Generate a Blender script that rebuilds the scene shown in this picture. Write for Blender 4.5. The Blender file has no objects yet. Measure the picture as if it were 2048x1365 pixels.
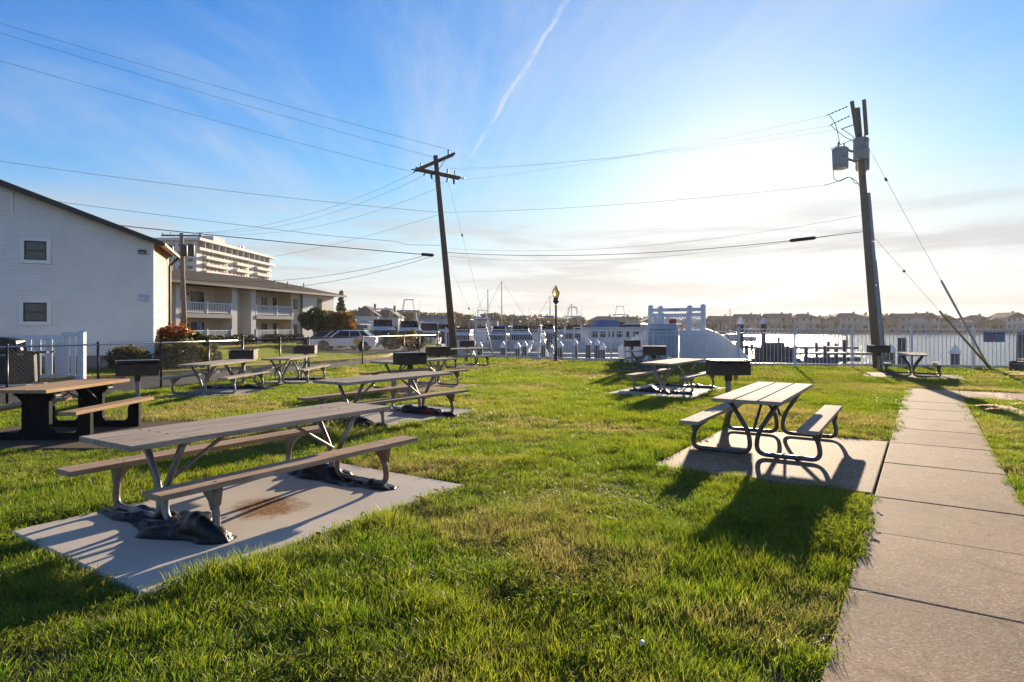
import bpy, bmesh, math, random
import numpy as np
from mathutils import Vector, Matrix, Euler, noise

# ------------------------------------------------------------------ camera, sky, sun, exposure
scene = bpy.context.scene
COL = scene.collection
F, Y0, CH = 1242.5, 655.0, 1.68           # focal length and horizon in photo pixels, eye height in metres
SUN_AZ, SUN_EL = math.radians(20.8), math.radians(12.2)

cam_data = bpy.data.cameras.new('camera')
cam = bpy.data.objects.new('camera', cam_data)
COL.objects.link(cam)
cam.location = (0, 0, CH)
cam.rotation_euler = (math.radians(90), 0, 0)
cam_data.sensor_width = 36.0
cam_data.lens = F / 2048 * 36.0
cam_data.shift_y = -(682.5 - Y0) / 2048
cam_data.clip_start = 0.05
cam_data.clip_end = 6000
scene.camera = cam

vs = scene.view_settings
vs.view_transform = 'Standard'
vs.look = 'None'
vs.exposure = 1.62
vs.gamma = 1.0
vs.use_curve_mapping = False

world = bpy.data.worlds.new('World')
scene.world = world
world.use_nodes = True
wn, wl = world.node_tree.nodes, world.node_tree.links
wn.clear()
def wnode(t, **k):
    n = wn.new(t)
    for a, b in k.items(): setattr(n, a, b)
    return n
def wmath(op, a, b=None, clamp=False):
    n = wn.new('ShaderNodeMath'); n.operation = op; n.use_clamp = clamp
    for i, v in enumerate((a, b)):
        if v is None: continue
        if isinstance(v, (int, float)): n.inputs[i].default_value = v
        else: wl.new(v, n.inputs[i])
    return n.outputs[0]
sky = wnode('ShaderNodeTexSky', sky_type='NISHITA')
sky.sun_disc = False
sky.sun_elevation = SUN_EL
sky.sun_rotation = SUN_AZ
sky.altitude = 0
sky.air_density = 1.0
sky.dust_density = 0.25
sky.ozone_density = 3.0
tc = wnode('ShaderNodeTexCoord')
sep = wnode('ShaderNodeSeparateXYZ'); wl.new(tc.outputs['Generated'], sep.inputs[0])
# high thin cirrus, laid on a flat layer overhead
zz = wmath('ADD', wmath('MAXIMUM', sep.outputs[2], 0.0), 0.12)
cx = wmath('DIVIDE', sep.outputs[0], zz); cy = wmath('DIVIDE', sep.outputs[1], zz)
comb = wnode('ShaderNodeCombineXYZ'); wl.new(cx, comb.inputs[0]); wl.new(cy, comb.inputs[1])
def wnoise(vec, scale, detail, rough, dist, stretch, rot=0.0, off=(0, 0, 0)):
    mp = wnode('ShaderNodeMapping'); mp.inputs['Scale'].default_value = stretch
    mp.inputs['Rotation'].default_value = (0, 0, rot); mp.inputs['Location'].default_value = off
    wl.new(vec, mp.inputs[0])
    n = wnode('ShaderNodeTexNoise'); n.inputs['Scale'].default_value = scale
    n.inputs['Detail'].default_value = detail; n.inputs['Roughness'].default_value = rough
    n.inputs['Distortion'].default_value = dist
    wl.new(mp.outputs[0], n.inputs['Vector']); return n.outputs[0]
def wramp(v, lo, hi, interp='SMOOTHSTEP'):
    n = wnode('ShaderNodeMapRange', interpolation_type=interp)
    n.inputs['From Min'].default_value = lo; n.inputs['From Max'].default_value = hi
    wl.new(v, n.inputs[0]); return n.outputs[0]
n1 = wnoise(comb.outputs[0], 0.62, 10, 0.66, 1.1, (1.0, 0.42, 1), rot=0.5, off=(2.9, 1.7, 0))
n2 = wnoise(comb.outputs[0], 0.55, 4, 0.5, 0.2, (1, 1, 1), off=(6.3, 2.2, 0))
cirrus = wmath('MULTIPLY', wramp(n1, 0.36, 0.72), wramp(n2, 0.30, 0.58))
# low streaky bank near the horizon
az = wmath('ARCTAN2', sep.outputs[0], sep.outputs[1])
comb2 = wnode('ShaderNodeCombineXYZ'); wl.new(az, comb2.inputs[0]); wl.new(sep.outputs[2], comb2.inputs[1])
n3 = wnoise(comb2.outputs[0], 3.2, 8, 0.58, 0.5, (1.0, 9.0, 1), off=(0.35, 0.4, 0))
lowmask = wmath('MULTIPLY', wramp(sep.outputs[2], 0.0, 0.03), wmath('SUBTRACT', 1.0, wramp(sep.outputs[2], 0.10, 0.24)))
lowc = wmath('MULTIPLY', wramp(n3, 0.42, 0.62), lowmask)
# contrail: a band along a great circle
def dirpx(px, py):
    return Vector((px - 1024, F, Y0 - py)).normalized()
c_a, c_b = dirpx(1138, 0), dirpx(985, 245)
cn = c_a.cross(c_b).normalized()
vm = wnode('ShaderNodeVectorMath', operation='DOT_PRODUCT'); wl.new(tc.outputs['Generated'], vm.inputs[0]); vm.inputs[1].default_value = cn
n4 = wnoise(tc.outputs['Generated'], 9, 6, 0.62, 0, (1, 1, 1))
wob = wmath('MULTIPLY', wmath('SUBTRACT', n4, 0.5), 0.030)
dist = wmath('ABSOLUTE', wmath('ADD', vm.outputs['Value'], wob))
trail = wmath('SUBTRACT', 1.0, wramp(dist, 0.0005, 0.0052))
cmid = dirpx(1080, 60)
vm2 = wnode('ShaderNodeVectorMath', operation='DOT_PRODUCT'); wl.new(tc.outputs['Generated'], vm2.inputs[0]); vm2.inputs[1].default_value = cmid
trail = wmath('MULTIPLY', trail, wramp(vm2.outputs['Value'], 0.955, 0.99))
n5 = wnoise(tc.outputs['Generated'], 40, 3, 0.5, 0, (1, 1, 1))
trail = wmath('MULTIPLY', trail, wramp(n5, 0.25, 0.6))
def wmix(fac, a, b):
    n = wnode('ShaderNodeMix', data_type='RGBA')
    if isinstance(fac, (int, float)): n.inputs[0].default_value = fac
    else: wl.new(fac, n.inputs[0])
    for s, v in ((n.inputs[6], a), (n.inputs[7], b)):
        if isinstance(v, tuple): s.default_value = v
        else: wl.new(v, s)
    return n.outputs[2]
hs = wnode('ShaderNodeHueSaturation'); hs.inputs['Saturation'].default_value = 1.3
wl.new(sky.outputs[0], hs.inputs['Color'])
# thin even veil: the glow round the sun levels off instead of burning out
SKY_K, SKY_T = (3.3, 3.2, 3.0), (0.405, 0.452, 0.61)
sc_ = wnode('ShaderNodeSeparateColor'); wl.new(hs.outputs[0], sc_.inputs[0])
cc_ = wnode('ShaderNodeCombineColor')
for i in range(3):
    v = wmath('MULTIPLY', sc_.outputs[i], SKY_T[i])
    den = wmath('POWER', wmath('ADD', wmath('POWER', wmath('DIVIDE', wmath('MAXIMUM', v, 0.0), SKY_K[i]), 3.0), 1.0), 0.3333)
    wl.new(wmath('DIVIDE', v, den), cc_.inputs[i])
veil = wmath('MULTIPLY', wmath('SUBTRACT', 1.0, wramp(sep.outputs[2], 0.0, 0.25)), 0.82)
c0 = wmix(veil, cc_.outputs[0], (1.62, 1.78, 1.92, 1))
c1 = wmix(wmath('MULTIPLY', cirrus, 0.62), c0, (1.95, 2.03, 2.08, 1))
c2 = wmix(wmath('MULTIPLY', trail, 0.42), c1, (2.3, 2.35, 2.4, 1))
c3 = wmix(wmath('MULTIPLY', lowc, 0.8), c2, (1.36, 1.44, 1.52, 1))
bg = wnode('ShaderNodeBackground'); bg.inputs['Strength'].default_value = 0.13
wl.new(c3, bg.inputs['Color'])
wo = wnode('ShaderNodeOutputWorld'); wl.new(bg.outputs[0], wo.inputs['Surface'])

sun_data = bpy.data.lights.new('sun', 'SUN')
sun_data.energy = 4.3
sun_data.angle = math.radians(0.6)
sun_data.color = (1.0, 0.82, 0.60)
sun = bpy.data.objects.new('sun', sun_data)
COL.objects.link(sun)
sdir = Vector((math.sin(SUN_AZ) * math.cos(SUN_EL), math.cos(SUN_AZ) * math.cos(SUN_EL), math.sin(SUN_EL)))
sun.rotation_euler = (-sdir).to_track_quat('-Z', 'Y').to_euler()
sun.location = sdir * 60

# ------------------------------------------------------------------ helpers
rnd = random.Random(7)
TH = math.radians(56.5)                    # the direction in which path and pads run
CU, SU = math.cos(TH), math.sin(TH)
def UV(u, v, z=0.0): return Vector((u * CU - v * SU, u * SU + v * CU, z))
def G(px, py, z=0.0):                      # ground point seen at a pixel
    d = F * (CH - z) / (py - Y0); return Vector(((px - 1024) * d / F, d, z))
def W(px, py, d): return Vector(((px - 1024) / F * d, d, CH + (Y0 - py) / F * d))

def tag(o, label=None, cat=None, group=None, kind=None):
    if label: o['label'] = label
    if cat: o['category'] = cat
    if group: o['group'] = group
    if kind: o['kind'] = kind
    return o
def empty(name, loc=(0, 0, 0), rz=0.0, label=None, cat=None, group=None):
    o = bpy.data.objects.new(name, None); COL.objects.link(o)
    o.empty_display_size = 0.2
    o.location = loc; o.rotation_euler = (0, 0, rz)
    return tag(o, label, cat, group)
KIDS = {}
def link(name, me, parent=None, loc=None, rot=None):
    o = bpy.data.objects.new(name, me); COL.objects.link(o)
    if parent is not None:
        o.parent = parent; KIDS.setdefault(parent.name, []).append(o)
    if loc is not None: o.location = loc
    if rot is not None: o.rotation_euler = rot
    return o
def copy_of(o, loc, rz=None, label=None, scale=None, group=None):
    def rec(a, par):
        c = a.copy(); COL.objects.link(c)
        if par is not None: c.parent = par; KIDS.setdefault(par.name, []).append(c)
        for k in list(KIDS.get(a.name, [])): rec(k, c)
        return c
    c = rec(o, None)
    c.location = loc
    if rz is not None: c.rotation_euler = (0, 0, rz)
    if scale is not None: c.scale = scale if hasattr(scale, '__len__') else (scale,) * 3
    if label: c['label'] = label
    if group: c['group'] = group
    return c

class MB:
    def __init__(s): s.v = []; s.f = []; s.m = []
    def add(s, vs_, fs, mi=0):
        b = len(s.v); s.v += [tuple(p) for p in vs_]
        s.f += [tuple(i + b for i in f) for f in fs]; s.m += [mi] * len(fs); return s
    def box(s, c, size, rot=None, mi=0):
        hx, hy, hz = size[0] / 2, size[1] / 2, size[2] / 2
        P = [Vector((x, y, z)) for x in (-hx, hx) for y in (-hy, hy) for z in (-hz, hz)]
        if rot is not None:
            R = rot if isinstance(rot, Matrix) else Euler(rot).to_matrix()
            P = [R @ p for p in P]
        c = Vector(c)
        return s.add([p + c for p in P], [(0, 1, 3, 2), (4, 6, 7, 5), (0, 4, 5, 1), (2, 3, 7, 6), (0, 2, 6, 4), (1, 5, 7, 3)], mi)
    def b6(s, x0, x1, y0, y1, z0, z1, mi=0):
        return s.box(((x0 + x1) / 2, (y0 + y1) / 2, (z0 + z1) / 2), (abs(x1 - x0), abs(y1 - y0), abs(z1 - z0)), None, mi)
    def bar(s, a, b, w, h, mi=0):
        a, b = Vector(a), Vector(b); d = b - a
        q = d.to_track_quat('X', 'Z').to_matrix()
        return s.box((a + b) / 2, (d.length, w, h), q, mi)
    def tube(s, pts, r, n=8, cap=True, mi=0, closed=False):
        pts = [Vector(p) for p in pts]; N = len(pts)
        rs = r if hasattr(r, '__len__') else [r] * N
        t = []
        for i in range(N):
            a = pts[max(i - 1, 0)]; b = pts[min(i + 1, N - 1)]
            t.append((b - a).normalized())
        ref = Vector((0, 0, 1)) if abs(t[0].z) < .9 else Vector((1, 0, 0))
        nx = t[0].cross(ref).normalized()
        vv = []; 
        for i in range(N):
            nx = (nx - t[i] * nx.dot(t[i])).normalized(); ny = t[i].cross(nx)
            for k in range(n):
                a = 2 * math.pi * k / n
                vv.append(pts[i] + (nx * math.cos(a) + ny * math.sin(a)) * rs[i])
        ff = []
        for i in range(N - 1):
            for k in range(n):
                k2 = (k + 1) % n
                ff.append((i * n + k, i * n + k2, (i + 1) * n + k2, (i + 1) * n + k))
        if cap: ff += [tuple(range(n - 1, -1, -1)), tuple((N - 1) * n + k for k in range(n))]
        return s.add(vv, ff, mi)
    def cyl(s, a, b, r0, r1=None, n=12, mi=0): return s.tube([a, b], [r0, r0 if r1 is None else r1], n, True, mi)
    def lathe(s, prof, c=(0, 0, 0), n=16, mi=0):
        vv = [(c[0] + r * math.cos(2 * math.pi * k / n), c[1] + r * math.sin(2 * math.pi * k / n), c[2] + z) for r, z in prof for k in range(n)]
        ff = [(i * n + k, i * n + (k + 1) % n, (i + 1) * n + (k + 1) % n, (i + 1) * n + k) for i in range(len(prof) - 1) for k in range(n)]
        ff += [tuple(range(n - 1, -1, -1)), tuple((len(prof) - 1) * n + k for k in range(n))]
        return s.add(vv, ff, mi)
    def prism(s, poly, y0, y1, inset=None, axis='y', mi=0):
        # poly in (x, z); extruded along y
        n = len(poly)
        def P(x, y, z): return (x, y, z) if axis == 'y' else ((y, x, z) if axis == 'x' else (x, z, y))
        vv = [P(x, y0, z) for x, z in poly] + [P(x, y1, z) for x, z in poly]
        ff = [tuple(range(n))[::-1], tuple(range(n, 2 * n))] + [(i, (i + 1) % n, n + (i + 1) % n, n + i) for i in range(n)]
        return s.add(vv, ff, mi)
    def mesh(s, name, mats=None, smooth=False):
        me = bpy.data.meshes.new(name)
        me.from_pydata(s.v, [], s.f)
        if mats is not None:
            for m in (mats if isinstance(mats, (list, tuple)) else [mats]): me.materials.append(m)
            if any(s.m): me.polygons.foreach_set('material_index', s.m)
        if smooth: me.polygons.foreach_set('use_smooth', [True] * len(me.polygons))
        bm = bmesh.new(); bm.from_mesh(me); bmesh.ops.recalc_face_normals(bm, faces=bm.faces); bm.to_mesh(me); bm.free()
        return me
    def build(s, name, mat=None, parent=None, smooth=False, bevel=0, seg=2, loc=None, rot=None, angle=None):
        o = link(name, s.mesh(name, mat, smooth), parent, loc, rot)
        if bevel:
            m = o.modifiers.new('bevel', 'BEVEL'); m.width = bevel; m.segments = seg; m.limit_method = 'ANGLE'; m.angle_limit = math.radians(40)
        return o

def fillet(pts, rad, n=6):
    pts = [Vector(p) for p in pts]; out = [pts[0]]
    rr = rad if hasattr(rad, '__len__') else [rad] * len(pts)
    for i in range(1, len(pts) - 1):
        a, b, c = pts[i - 1], pts[i], pts[i + 1]
        d1, d2 = (a - b), (c - b); l = min(rr[i], d1.length * .49, d2.length * .49)
        p1, p2 = b + d1.normalized() * l, b + d2.normalized() * l
        for k in range(n + 1):
            t = k / n; out.append(p1 * (1 - t) ** 2 + b * 2 * t * (1 - t) + p2 * t * t)
    out.append(pts[-1]); return out

# ------------------------------------------------------------------ materials
MATS = {}
def new_mat(name):
    m = bpy.data.materials.new(name); m.use_nodes = True; MATS[name] = m
    nt = m.node_tree; nt.nodes.clear()
    out = nt.nodes.new('ShaderNodeOutputMaterial'); bs = nt.nodes.new('ShaderNodeBsdfPrincipled')
    nt.links.new(bs.outputs[0], out.inputs[0])
    return m, nt, bs, out
def lin(c): return tuple(c) + (1,) if len(c) == 3 else c
class NT:
    def __init__(s, nt): s.t = nt
    def n(s, ty, **k):
        o = s.t.nodes.new(ty)
        for a, b in k.items(): setattr(o, a, b)
        return o
    def l(s, a, b): s.t.links.new(a, b)
    def coord(s, kind='Object', scale=(1, 1, 1), rand=0.0):
        if kind == 'World':
            g = s.n('ShaderNodeNewGeometry').outputs['Position']
        else:
            g = s.n('ShaderNodeTexCoord').outputs[kind]
        if rand:
            oi = s.n('ShaderNodeObjectInfo'); vm = s.n('ShaderNodeVectorMath', operation='MULTIPLY_ADD')
            cb = s.n('ShaderNodeCombineXYZ')
            for i in range(3): s.l(oi.outputs['Random'], cb.inputs[i])
            s.l(cb.outputs[0], vm.inputs[0]); vm.inputs[1].default_value = (rand, rand * 1.7, rand * .6); s.l(g, vm.inputs[2]); g = vm.outputs[0]
        mp = s.n('ShaderNodeMapping'); mp.inputs['Scale'].default_value = scale; s.l(g, mp.inputs[0]); return mp.outputs[0]
    def noise(s, vec, scale=5, detail=4, rough=.55, dist=0.0):
        o = s.n('ShaderNodeTexNoise'); o.inputs['Scale'].default_value = scale; o.inputs['Detail'].default_value = detail
        o.inputs['Roughness'].default_value = rough; o.inputs['Distortion'].default_value = dist
        s.l(vec, o.inputs['Vector']); return o.outputs[0]
    def ramp(s, v, lo, hi, a=0.0, b=1.0):
        o = s.n('ShaderNodeMapRange', interpolation_type='SMOOTHSTEP'); o.inputs[1].default_value = lo; o.inputs[2].default_value = hi
        o.inputs[3].default_value = a; o.inputs[4].default_value = b; s.l(v, o.inputs[0]); return o.outputs[0]
    def mix(s, fac, a, b, blend='MIX'):
        o = s.n('ShaderNodeMix', data_type='RGBA', blend_type=blend)
        for sk, v in ((o.inputs[0], fac), (o.inputs[6], a), (o.inputs[7], b)):
            if isinstance(v, (int, float)): sk.default_value = v
            elif isinstance(v, tuple): sk.default_value = lin(v)
            else: s.l(v, sk)
        return o.outputs[2]
    def math(s, op, a, b=0.0):
        o = s.n('ShaderNodeMath', operation=op)
        for i, v in enumerate((a, b)):
            if isinstance(v, (int, float)): o.inputs[i].default_value = v
            else: s.l(v, o.inputs[i])
        return o.outputs[0]
    def bump(s, bs, h, strength=.3, dist=.01):
        o = s.n('ShaderNodeBump'); o.inputs['Strength'].default_value = strength; o.inputs['Distance'].default_value = dist
        s.l(h, o.inputs['Height']); s.l(o.outputs[0], bs.inputs['Normal'])
def pm(name, c1, c2=None, scale=4.0, rough=.6, metal=0.0, bump=0.0, bdist=.01, stretch=(1, 1, 1), coord='Object', rand=0.0, fine=None, spec=None, lo=.35, hi=.65, dirt=None):
    m, nt, bs, out = new_mat(name); t = NT(nt)
    bs.inputs['Roughness'].default_value = rough; bs.inputs['Metallic'].default_value = metal
    if spec is not None: bs.inputs['Specular IOR Level'].default_value = spec
    if c2 is None: c2 = tuple(x * .82 for x in c1)
    vec = t.coord(coord, stretch, rand)
    n = t.noise(vec, scale, 5, .6)
    c = t.mix(t.ramp(n, lo, hi), c1, c2)
    if dirt:
        n2 = t.noise(vec, scale * .31, 4, .6, .6); c = t.mix(t.ramp(n2, .52, .72), c, dirt)
    h = n
    if fine:
        n3 = t.noise(vec, fine, 3, .6); c = t.mix(t.ramp(n3, .3, .7, 0.0, .35), c, tuple(x * .55 for x in c1)); h = n3
    t.l(c, bs.inputs['Base Color'])
    if bump: t.bump(bs, h, bump, bdist)
    return m

M_wood = {}
def wood_mat(name, base, dark, grey, rough=.75, greyamt=.5, spec=.18):
    m, nt, bs, out = new_mat(name); t = NT(nt)
    v = t.coord('Object', (.7, 11, 11), 9.0)
    g = t.noise(v, 3.0, 7, .7, .5)
    c = t.mix(t.ramp(g, .36, .66), base, dark)
    v2 = t.coord('Object', (.8, 3, 3), 7.0)
    n2 = t.noise(v2, 2.2, 5, .6, .3)
    c = t.mix(t.ramp(n2, .38, .62, 0, greyamt), c, grey)
    v3 = t.coord('Object', (1, 1, 1), 3.0)
    n3 = t.noise(v3, 26, 3, .5)
    c = t.mix(t.ramp(n3, .66, .74, 0, .6), c, tuple(x * .35 for x in dark))
    oi = t.n('ShaderNodeObjectInfo'); c = t.mix(t.math('MULTIPLY', oi.outputs['Random'], .45), c, tuple(x * .72 for x in base))
    v4 = t.coord('Object', (.5, 30, 30), 5.0); g2 = t.noise(v4, 4.0, 4, .7); c = t.mix(t.ramp(g2, .60, .70, 0, .55), c, tuple(x * .45 for x in dark))
    t.l(c, bs.inputs['Base Color']); bs.inputs['Roughness'].default_value = rough
    bs.inputs['Specular IOR Level'].default_value = spec
    t.bump(bs, g, .45, .005)
    return m
wood_grey = wood_mat('weathered_wood', (.50, .40, .30), (.20, .15, .105), (.46, .40, .34), .85, .45, .06)
wood_tan = wood_mat('tan_wood', (.48, .32, .20), (.24, .15, .09), (.40, .34, .28), .8, .35, .06)
wood_pale = wood_mat('bleached_wood', (.46, .37, .28), (.28, .21, .145), (.46, .41, .35), .85, .45, .05)
wood_brown = wood_mat('brown_board', (.48, .31, .17), (.34, .21, .11), (.46, .34, .23), .8, .3, .06)
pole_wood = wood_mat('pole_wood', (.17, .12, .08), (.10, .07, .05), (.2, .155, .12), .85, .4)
pole_wood_d = wood_mat('flare_lifted_pole_wood', (.30, .225, .16), (.20, .15, .10), (.32, .26, .2), .85, .4)  # paler copy of the pole wood, lift from sun flare put into the colour
M_galv = pm('galvanised_steel', (.30, .31, .32), (.20, .21, .22), 7, .42, .75, .1, fine=60, dirt=(.16, .10, .06))
M_rustgalv = pm('rusty_galvanised_steel', (.30, .31, .32), (.22, .17, .13), 5, .5, .6, .15, fine=50, dirt=(.15, .07, .035))
M_darksteel = pm('dark_tube_steel', (.12, .13, .145), (.08, .085, .095), 6, .38, .6, .1, fine=60, dirt=(.10, .07, .05))
M_blackp = pm('black_panel', (.007, .007, .007), (.011, .011, .011), 5, .7, 0, .1, spec=.12)
M_grill = pm('grill_steel', (.052, .036, .027), (.075, .047, .032), 6, .65, .2, .2, fine=40, dirt=(.10, .055, .030))
M_black = pm('black_paint', (.010, .010, .011), (.018, .018, .019), 5, .4, .2)
M_bag, ntb, bsb, _o = new_mat('black_plastic'); tb = NT(ntb)
vb = tb.coord('Object'); nb = tb.noise(vb, 16, 6, .62, 1.2)
tb.l(tb.mix(tb.ramp(tb.noise(vb, 7, 4, .6, 1.5), .60, .68), (.008, .008, .009), (.075, .035, .016)), bsb.inputs['Base Color'])
bsb.inputs['Roughness'].default_value = .32; bsb.inputs['Specular IOR Level'].default_value = .35; tb.bump(bsb, nb, .5, .02)

def concrete(name, c1, c2, speck, rough=.85, agg=0.0, stain=None):
    m, nt, bs, out = new_mat(name); t = NT(nt)
    v = t.coord('World')
    n = t.noise(v, 1.1, 6, .62, .3); c = t.mix(t.ramp(n, .32, .68), c1, c2)
    nf = t.noise(v, 90, 2, .6)
    c = t.mix(t.ramp(nf, .42, .72, 0, .55), c, speck)
    h = nf
    if agg:
        vo = t.n('ShaderNodeTexVoronoi'); vo.inputs['Scale'].default_value = 75; t.l(v, vo.inputs['Vector'])
        cr = t.n('ShaderNodeSeparateColor'); t.l(vo.outputs['Color'], cr.inputs[0])
        c = t.mix(t.ramp(cr.outputs[0], .80, .86, 0, agg), c, (.62, .52, .40))
        c = t.mix(t.ramp(cr.outputs[1], .74, .82, 0, agg), c, (.13, .10, .08))
        h = t.math('ADD', nf, t.math('MULTIPLY', vo.outputs['Distance'], -1.2))
        oi = t.n('ShaderNodeObjectInfo'); c = t.mix(t.math('MULTIPLY', oi.outputs['Random'], .5), c, tuple(x * .72 for x in c2))
        n6 = t.noise(t.coord('World', (1, 1, 1)), .5, 6, .7, .8)
        c = t.mix(t.ramp(n6, .48, .70, 0, .6), c, tuple(x * .5 for x in c2))
        n7 = t.noise(t.coord('World', (1, 1, 1)), 3.3, 5, .7, 1.2); c = t.mix(t.ramp(n7, .54, .70, 0, .55), c, tuple(x * .42 for x in c2))
    if stain:
        (sx, sy), rr, sc = stain
        vm = t.n('ShaderNodeVectorMath', operation='DISTANCE'); t.l(v, vm.inputs[0]); vm.inputs[1].default_value = (sx, sy, .03)
        d = t.math('ADD', vm.outputs['Value'], t.math('MULTIPLY', t.math('SUBTRACT', t.noise(v, 5, 5, .65), .5), .55))
        fac = t.math('MULTIPLY', t.ramp(d, rr * .45, rr, 1, 0), t.ramp(t.noise(v, 28, 3, .7), .28, .48))
        c = t.mix(fac, c, sc)
    t.l(c, bs.inputs['Base Color']); bs.inputs['Roughness'].default_value = rough; bs.inputs['Specular IOR Level'].default_value = .12
    t.bump(bs, h, .16 if agg else .2, .004 if agg else .003)
    return m
sp = G(535, 1021)
M_pad_new = concrete('fresh_concrete', (.52, .455, .375), (.47, .41, .335), (.40, .345, .28), .85, 0, ((sp.x, sp.y), .42, (.20, .095, .030)))
M_pad_mid = concrete('pale_concrete', (.40, .37, .33), (.34, .31, .27), (.26, .23, .2), .85)
M_path = concrete('tan_path_concrete', (.42, .285, .17), (.34, .23, .135), (.22, .15, .095), .85, .5)
M_pad_old = concrete('aggregate_concrete', (.30, .20, .115), (.23, .15, .085), (.15, .10, .06), .8, .5)
M_asphalt = concrete('asphalt', (.075, .07, .066), (.058, .055, .052), (.035, .034, .033), .9)
M_dirt = concrete('dirt', (.13, .095, .062), (.10, .075, .05), (.06, .045, .03), .95)
M_kerb = pm('yellow_kerb_paint', (.52, .33, .06), (.46, .31, .12), 2.5, .8, 0, .3, fine=30, dirt=(.36, .30, .22))

# soil under the grass
M_soil, nts, bss, _o = new_mat('lawn_soil'); ts = NT(nts)
vw = ts.coord('World')
ns1 = ts.noise(vw, .35, 5, .6); ns2 = ts.noise(vw, 14, 5, .7)
cs = ts.mix(ts.ramp(ns1, .35, .65), (.070, .085, .022), (.105, .095, .038))
cs = ts.mix(ts.ramp(ns2, .35, .7, 0, .8), cs, (.035, .032, .016))
ts.l(cs, bss.inputs['Base Color']); bss.inputs['Roughness'].default_value = 1; bss.inputs['Specular IOR Level'].default_value = .1
ts.bump(bss, ns2, .8, .03)

def leaf_mat(name, cols, wscale=.45, transl=.45, rough=.5, tintattr=True, dry=None, spec=.35):
    m = bpy.data.materials.new(name); m.use_nodes = True; nt = m.node_tree; nt.nodes.clear(); t = NT(nt); MATS[name] = m
    out = t.n('ShaderNodeOutputMaterial')
    oi = t.n('ShaderNodeObjectInfo')
    vw_ = t.coord('World')
    n = t.noise(vw_, wscale, 4, .6)
    c = t.mix(t.ramp(n, .36, .64), cols[0], cols[1])
    at = t.n('ShaderNodeAttribute', attribute_name='tint')
    c = t.mix(t.ramp(at.outputs['Fac'], .35, 1.0, 0, 1), c, cols[2])
    if dry:
        n2 = t.noise(vw_, wscale * .55, 5, .65, .4)
        f = t.math('MULTIPLY', t.ramp(n2, .48, .62, .0, 1), t.ramp(at.outputs['Fac'], .1, .5, .25, .95))
        c = t.mix(f, c, dry)
    c = t.mix(t.math('MULTIPLY', oi.outputs['Random'], .35), c, tuple(x * .6 for x in cols[0]))
    pb = t.n('ShaderNodeBsdfPrincipled'); pb.inputs['Roughness'].default_value = rough; pb.inputs['Specular IOR Level'].default_value = spec
    t.l(c, pb.inputs['Base Color'])
    tr = t.n('ShaderNodeBsdfTranslucent')
    c2 = t.mix(.5, c, (c, )[0] if False else cols[2])
    hsv = t.n('ShaderNodeHueSaturation'); hsv.inputs['Saturation'].default_value = 1.1; hsv.inputs['Value'].default_value = 1.9
    t.l(c, hsv.inputs['Color']); t.l(hsv.outputs[0], tr.inputs['Color'])
    ms = t.n('ShaderNodeMixShader'); ms.inputs[0].default_value = transl
    t.l(pb.outputs[0], ms.inputs[1]); t.l(tr.outputs[0], ms.inputs[2]); t.l(ms.outputs[0], out.inputs[0])
    return m
M_grass = leaf_mat('grass_blade', ((.066, .130, .015), (.145, .175, .021), (.215, .215, .036)), .5, .55, .45, dry=(.27, .205, .085))

def plain(name, c, rough=.5, metal=0.0, **k): return pm(name, c, tuple(x * .9 for x in c), 6, rough, metal, **k)
M_white = plain('white_vinyl', (.72, .73, .75), .45)
M_white2 = pm('white_painted_aluminium', (.66, .68, .72), (.6, .62, .66), 3, .4, .0)
M_gate = pm('blue_grey_vinyl', (.74, .73, .75), (.68, .67, .70), 3, .5)
M_gate2 = pm('steel_blue_panel', (.36, .45, .54), (.32, .40, .49), 3, .5)
M_glass = plain('dark_glass', (.010, .014, .018), .22, .0, spec=.35)
M_siding = pm('white_siding', (.86, .81, .76), (.81, .765, .72), 1.2, .55, 0, .05)
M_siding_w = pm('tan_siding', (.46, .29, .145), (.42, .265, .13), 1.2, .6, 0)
M_cream = pm('cream_siding', (.74, .58, .40), (.68, .53, .37), 1.2, .65, 0, stretch=(1, 1, 30))
M_cream_w = pm('pale_siding', (.62, .59, .54), (.57, .54, .49), 1.2, .65, 0, stretch=(1, 1, 30))
M_roof = pm('brown_shingles', (.085, .066, .054), (.06, .047, .04), 9, .95, 0, .5, fine=50, spec=.05)
M_browntrim = pm('dark_brown_trim', (.040, .028, .022), (.05, .035, .028), 4, .6)
M_winframe = plain('bronze_frame', (.03, .026, .022), .4)
M_foundation = pm('concrete_block', (.28, .26, .245), (.22, .205, .19), 3, .9, 0, .3, fine=30)
M_gutter = plain('brown_gutter', (.06, .032, .022), .5)

# ------------------------------------------------------------------ ground, water, road
def poly_sheet(name, pts, z, mat, kind='structure', thick=None):
    from mathutils.geometry import tessellate_polygon
    P = [Vector((p[0], p[1], z)) for p in pts]
    tri = tessellate_polygon([P])
    me = bpy.data.meshes.new(name)
    if thick:
        n = len(P); v = P + [p - Vector((0, 0, thick)) for p in P]
        fs = [tuple(t) for t in tri] + [(i, (i + 1) % n, n + (i + 1) % n, n + i) for i in range(n)]
        me.from_pydata(v, [], fs)
    else: me.from_pydata(P, [], [tuple(t) for t in tri])
    bm = bmesh.new(); bm.from_mesh(me); bmesh.ops.recalc_face_normals(bm, faces=bm.faces)
    if not thick:
        for f in bm.faces:
            if f.normal.z < 0: f.normal_flip()
    bm.to_mesh(me); bm.free()
    me.materials.append(mat)
    o = link(name, me); o['kind'] = kind; return o
FENCE = [Vector((-3.6, 33.95, 0)), Vector((4.6, 28.75, 0)), Vector((9.4, 25.7, 0)), Vector((22.0, 23.1, 0))]
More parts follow.
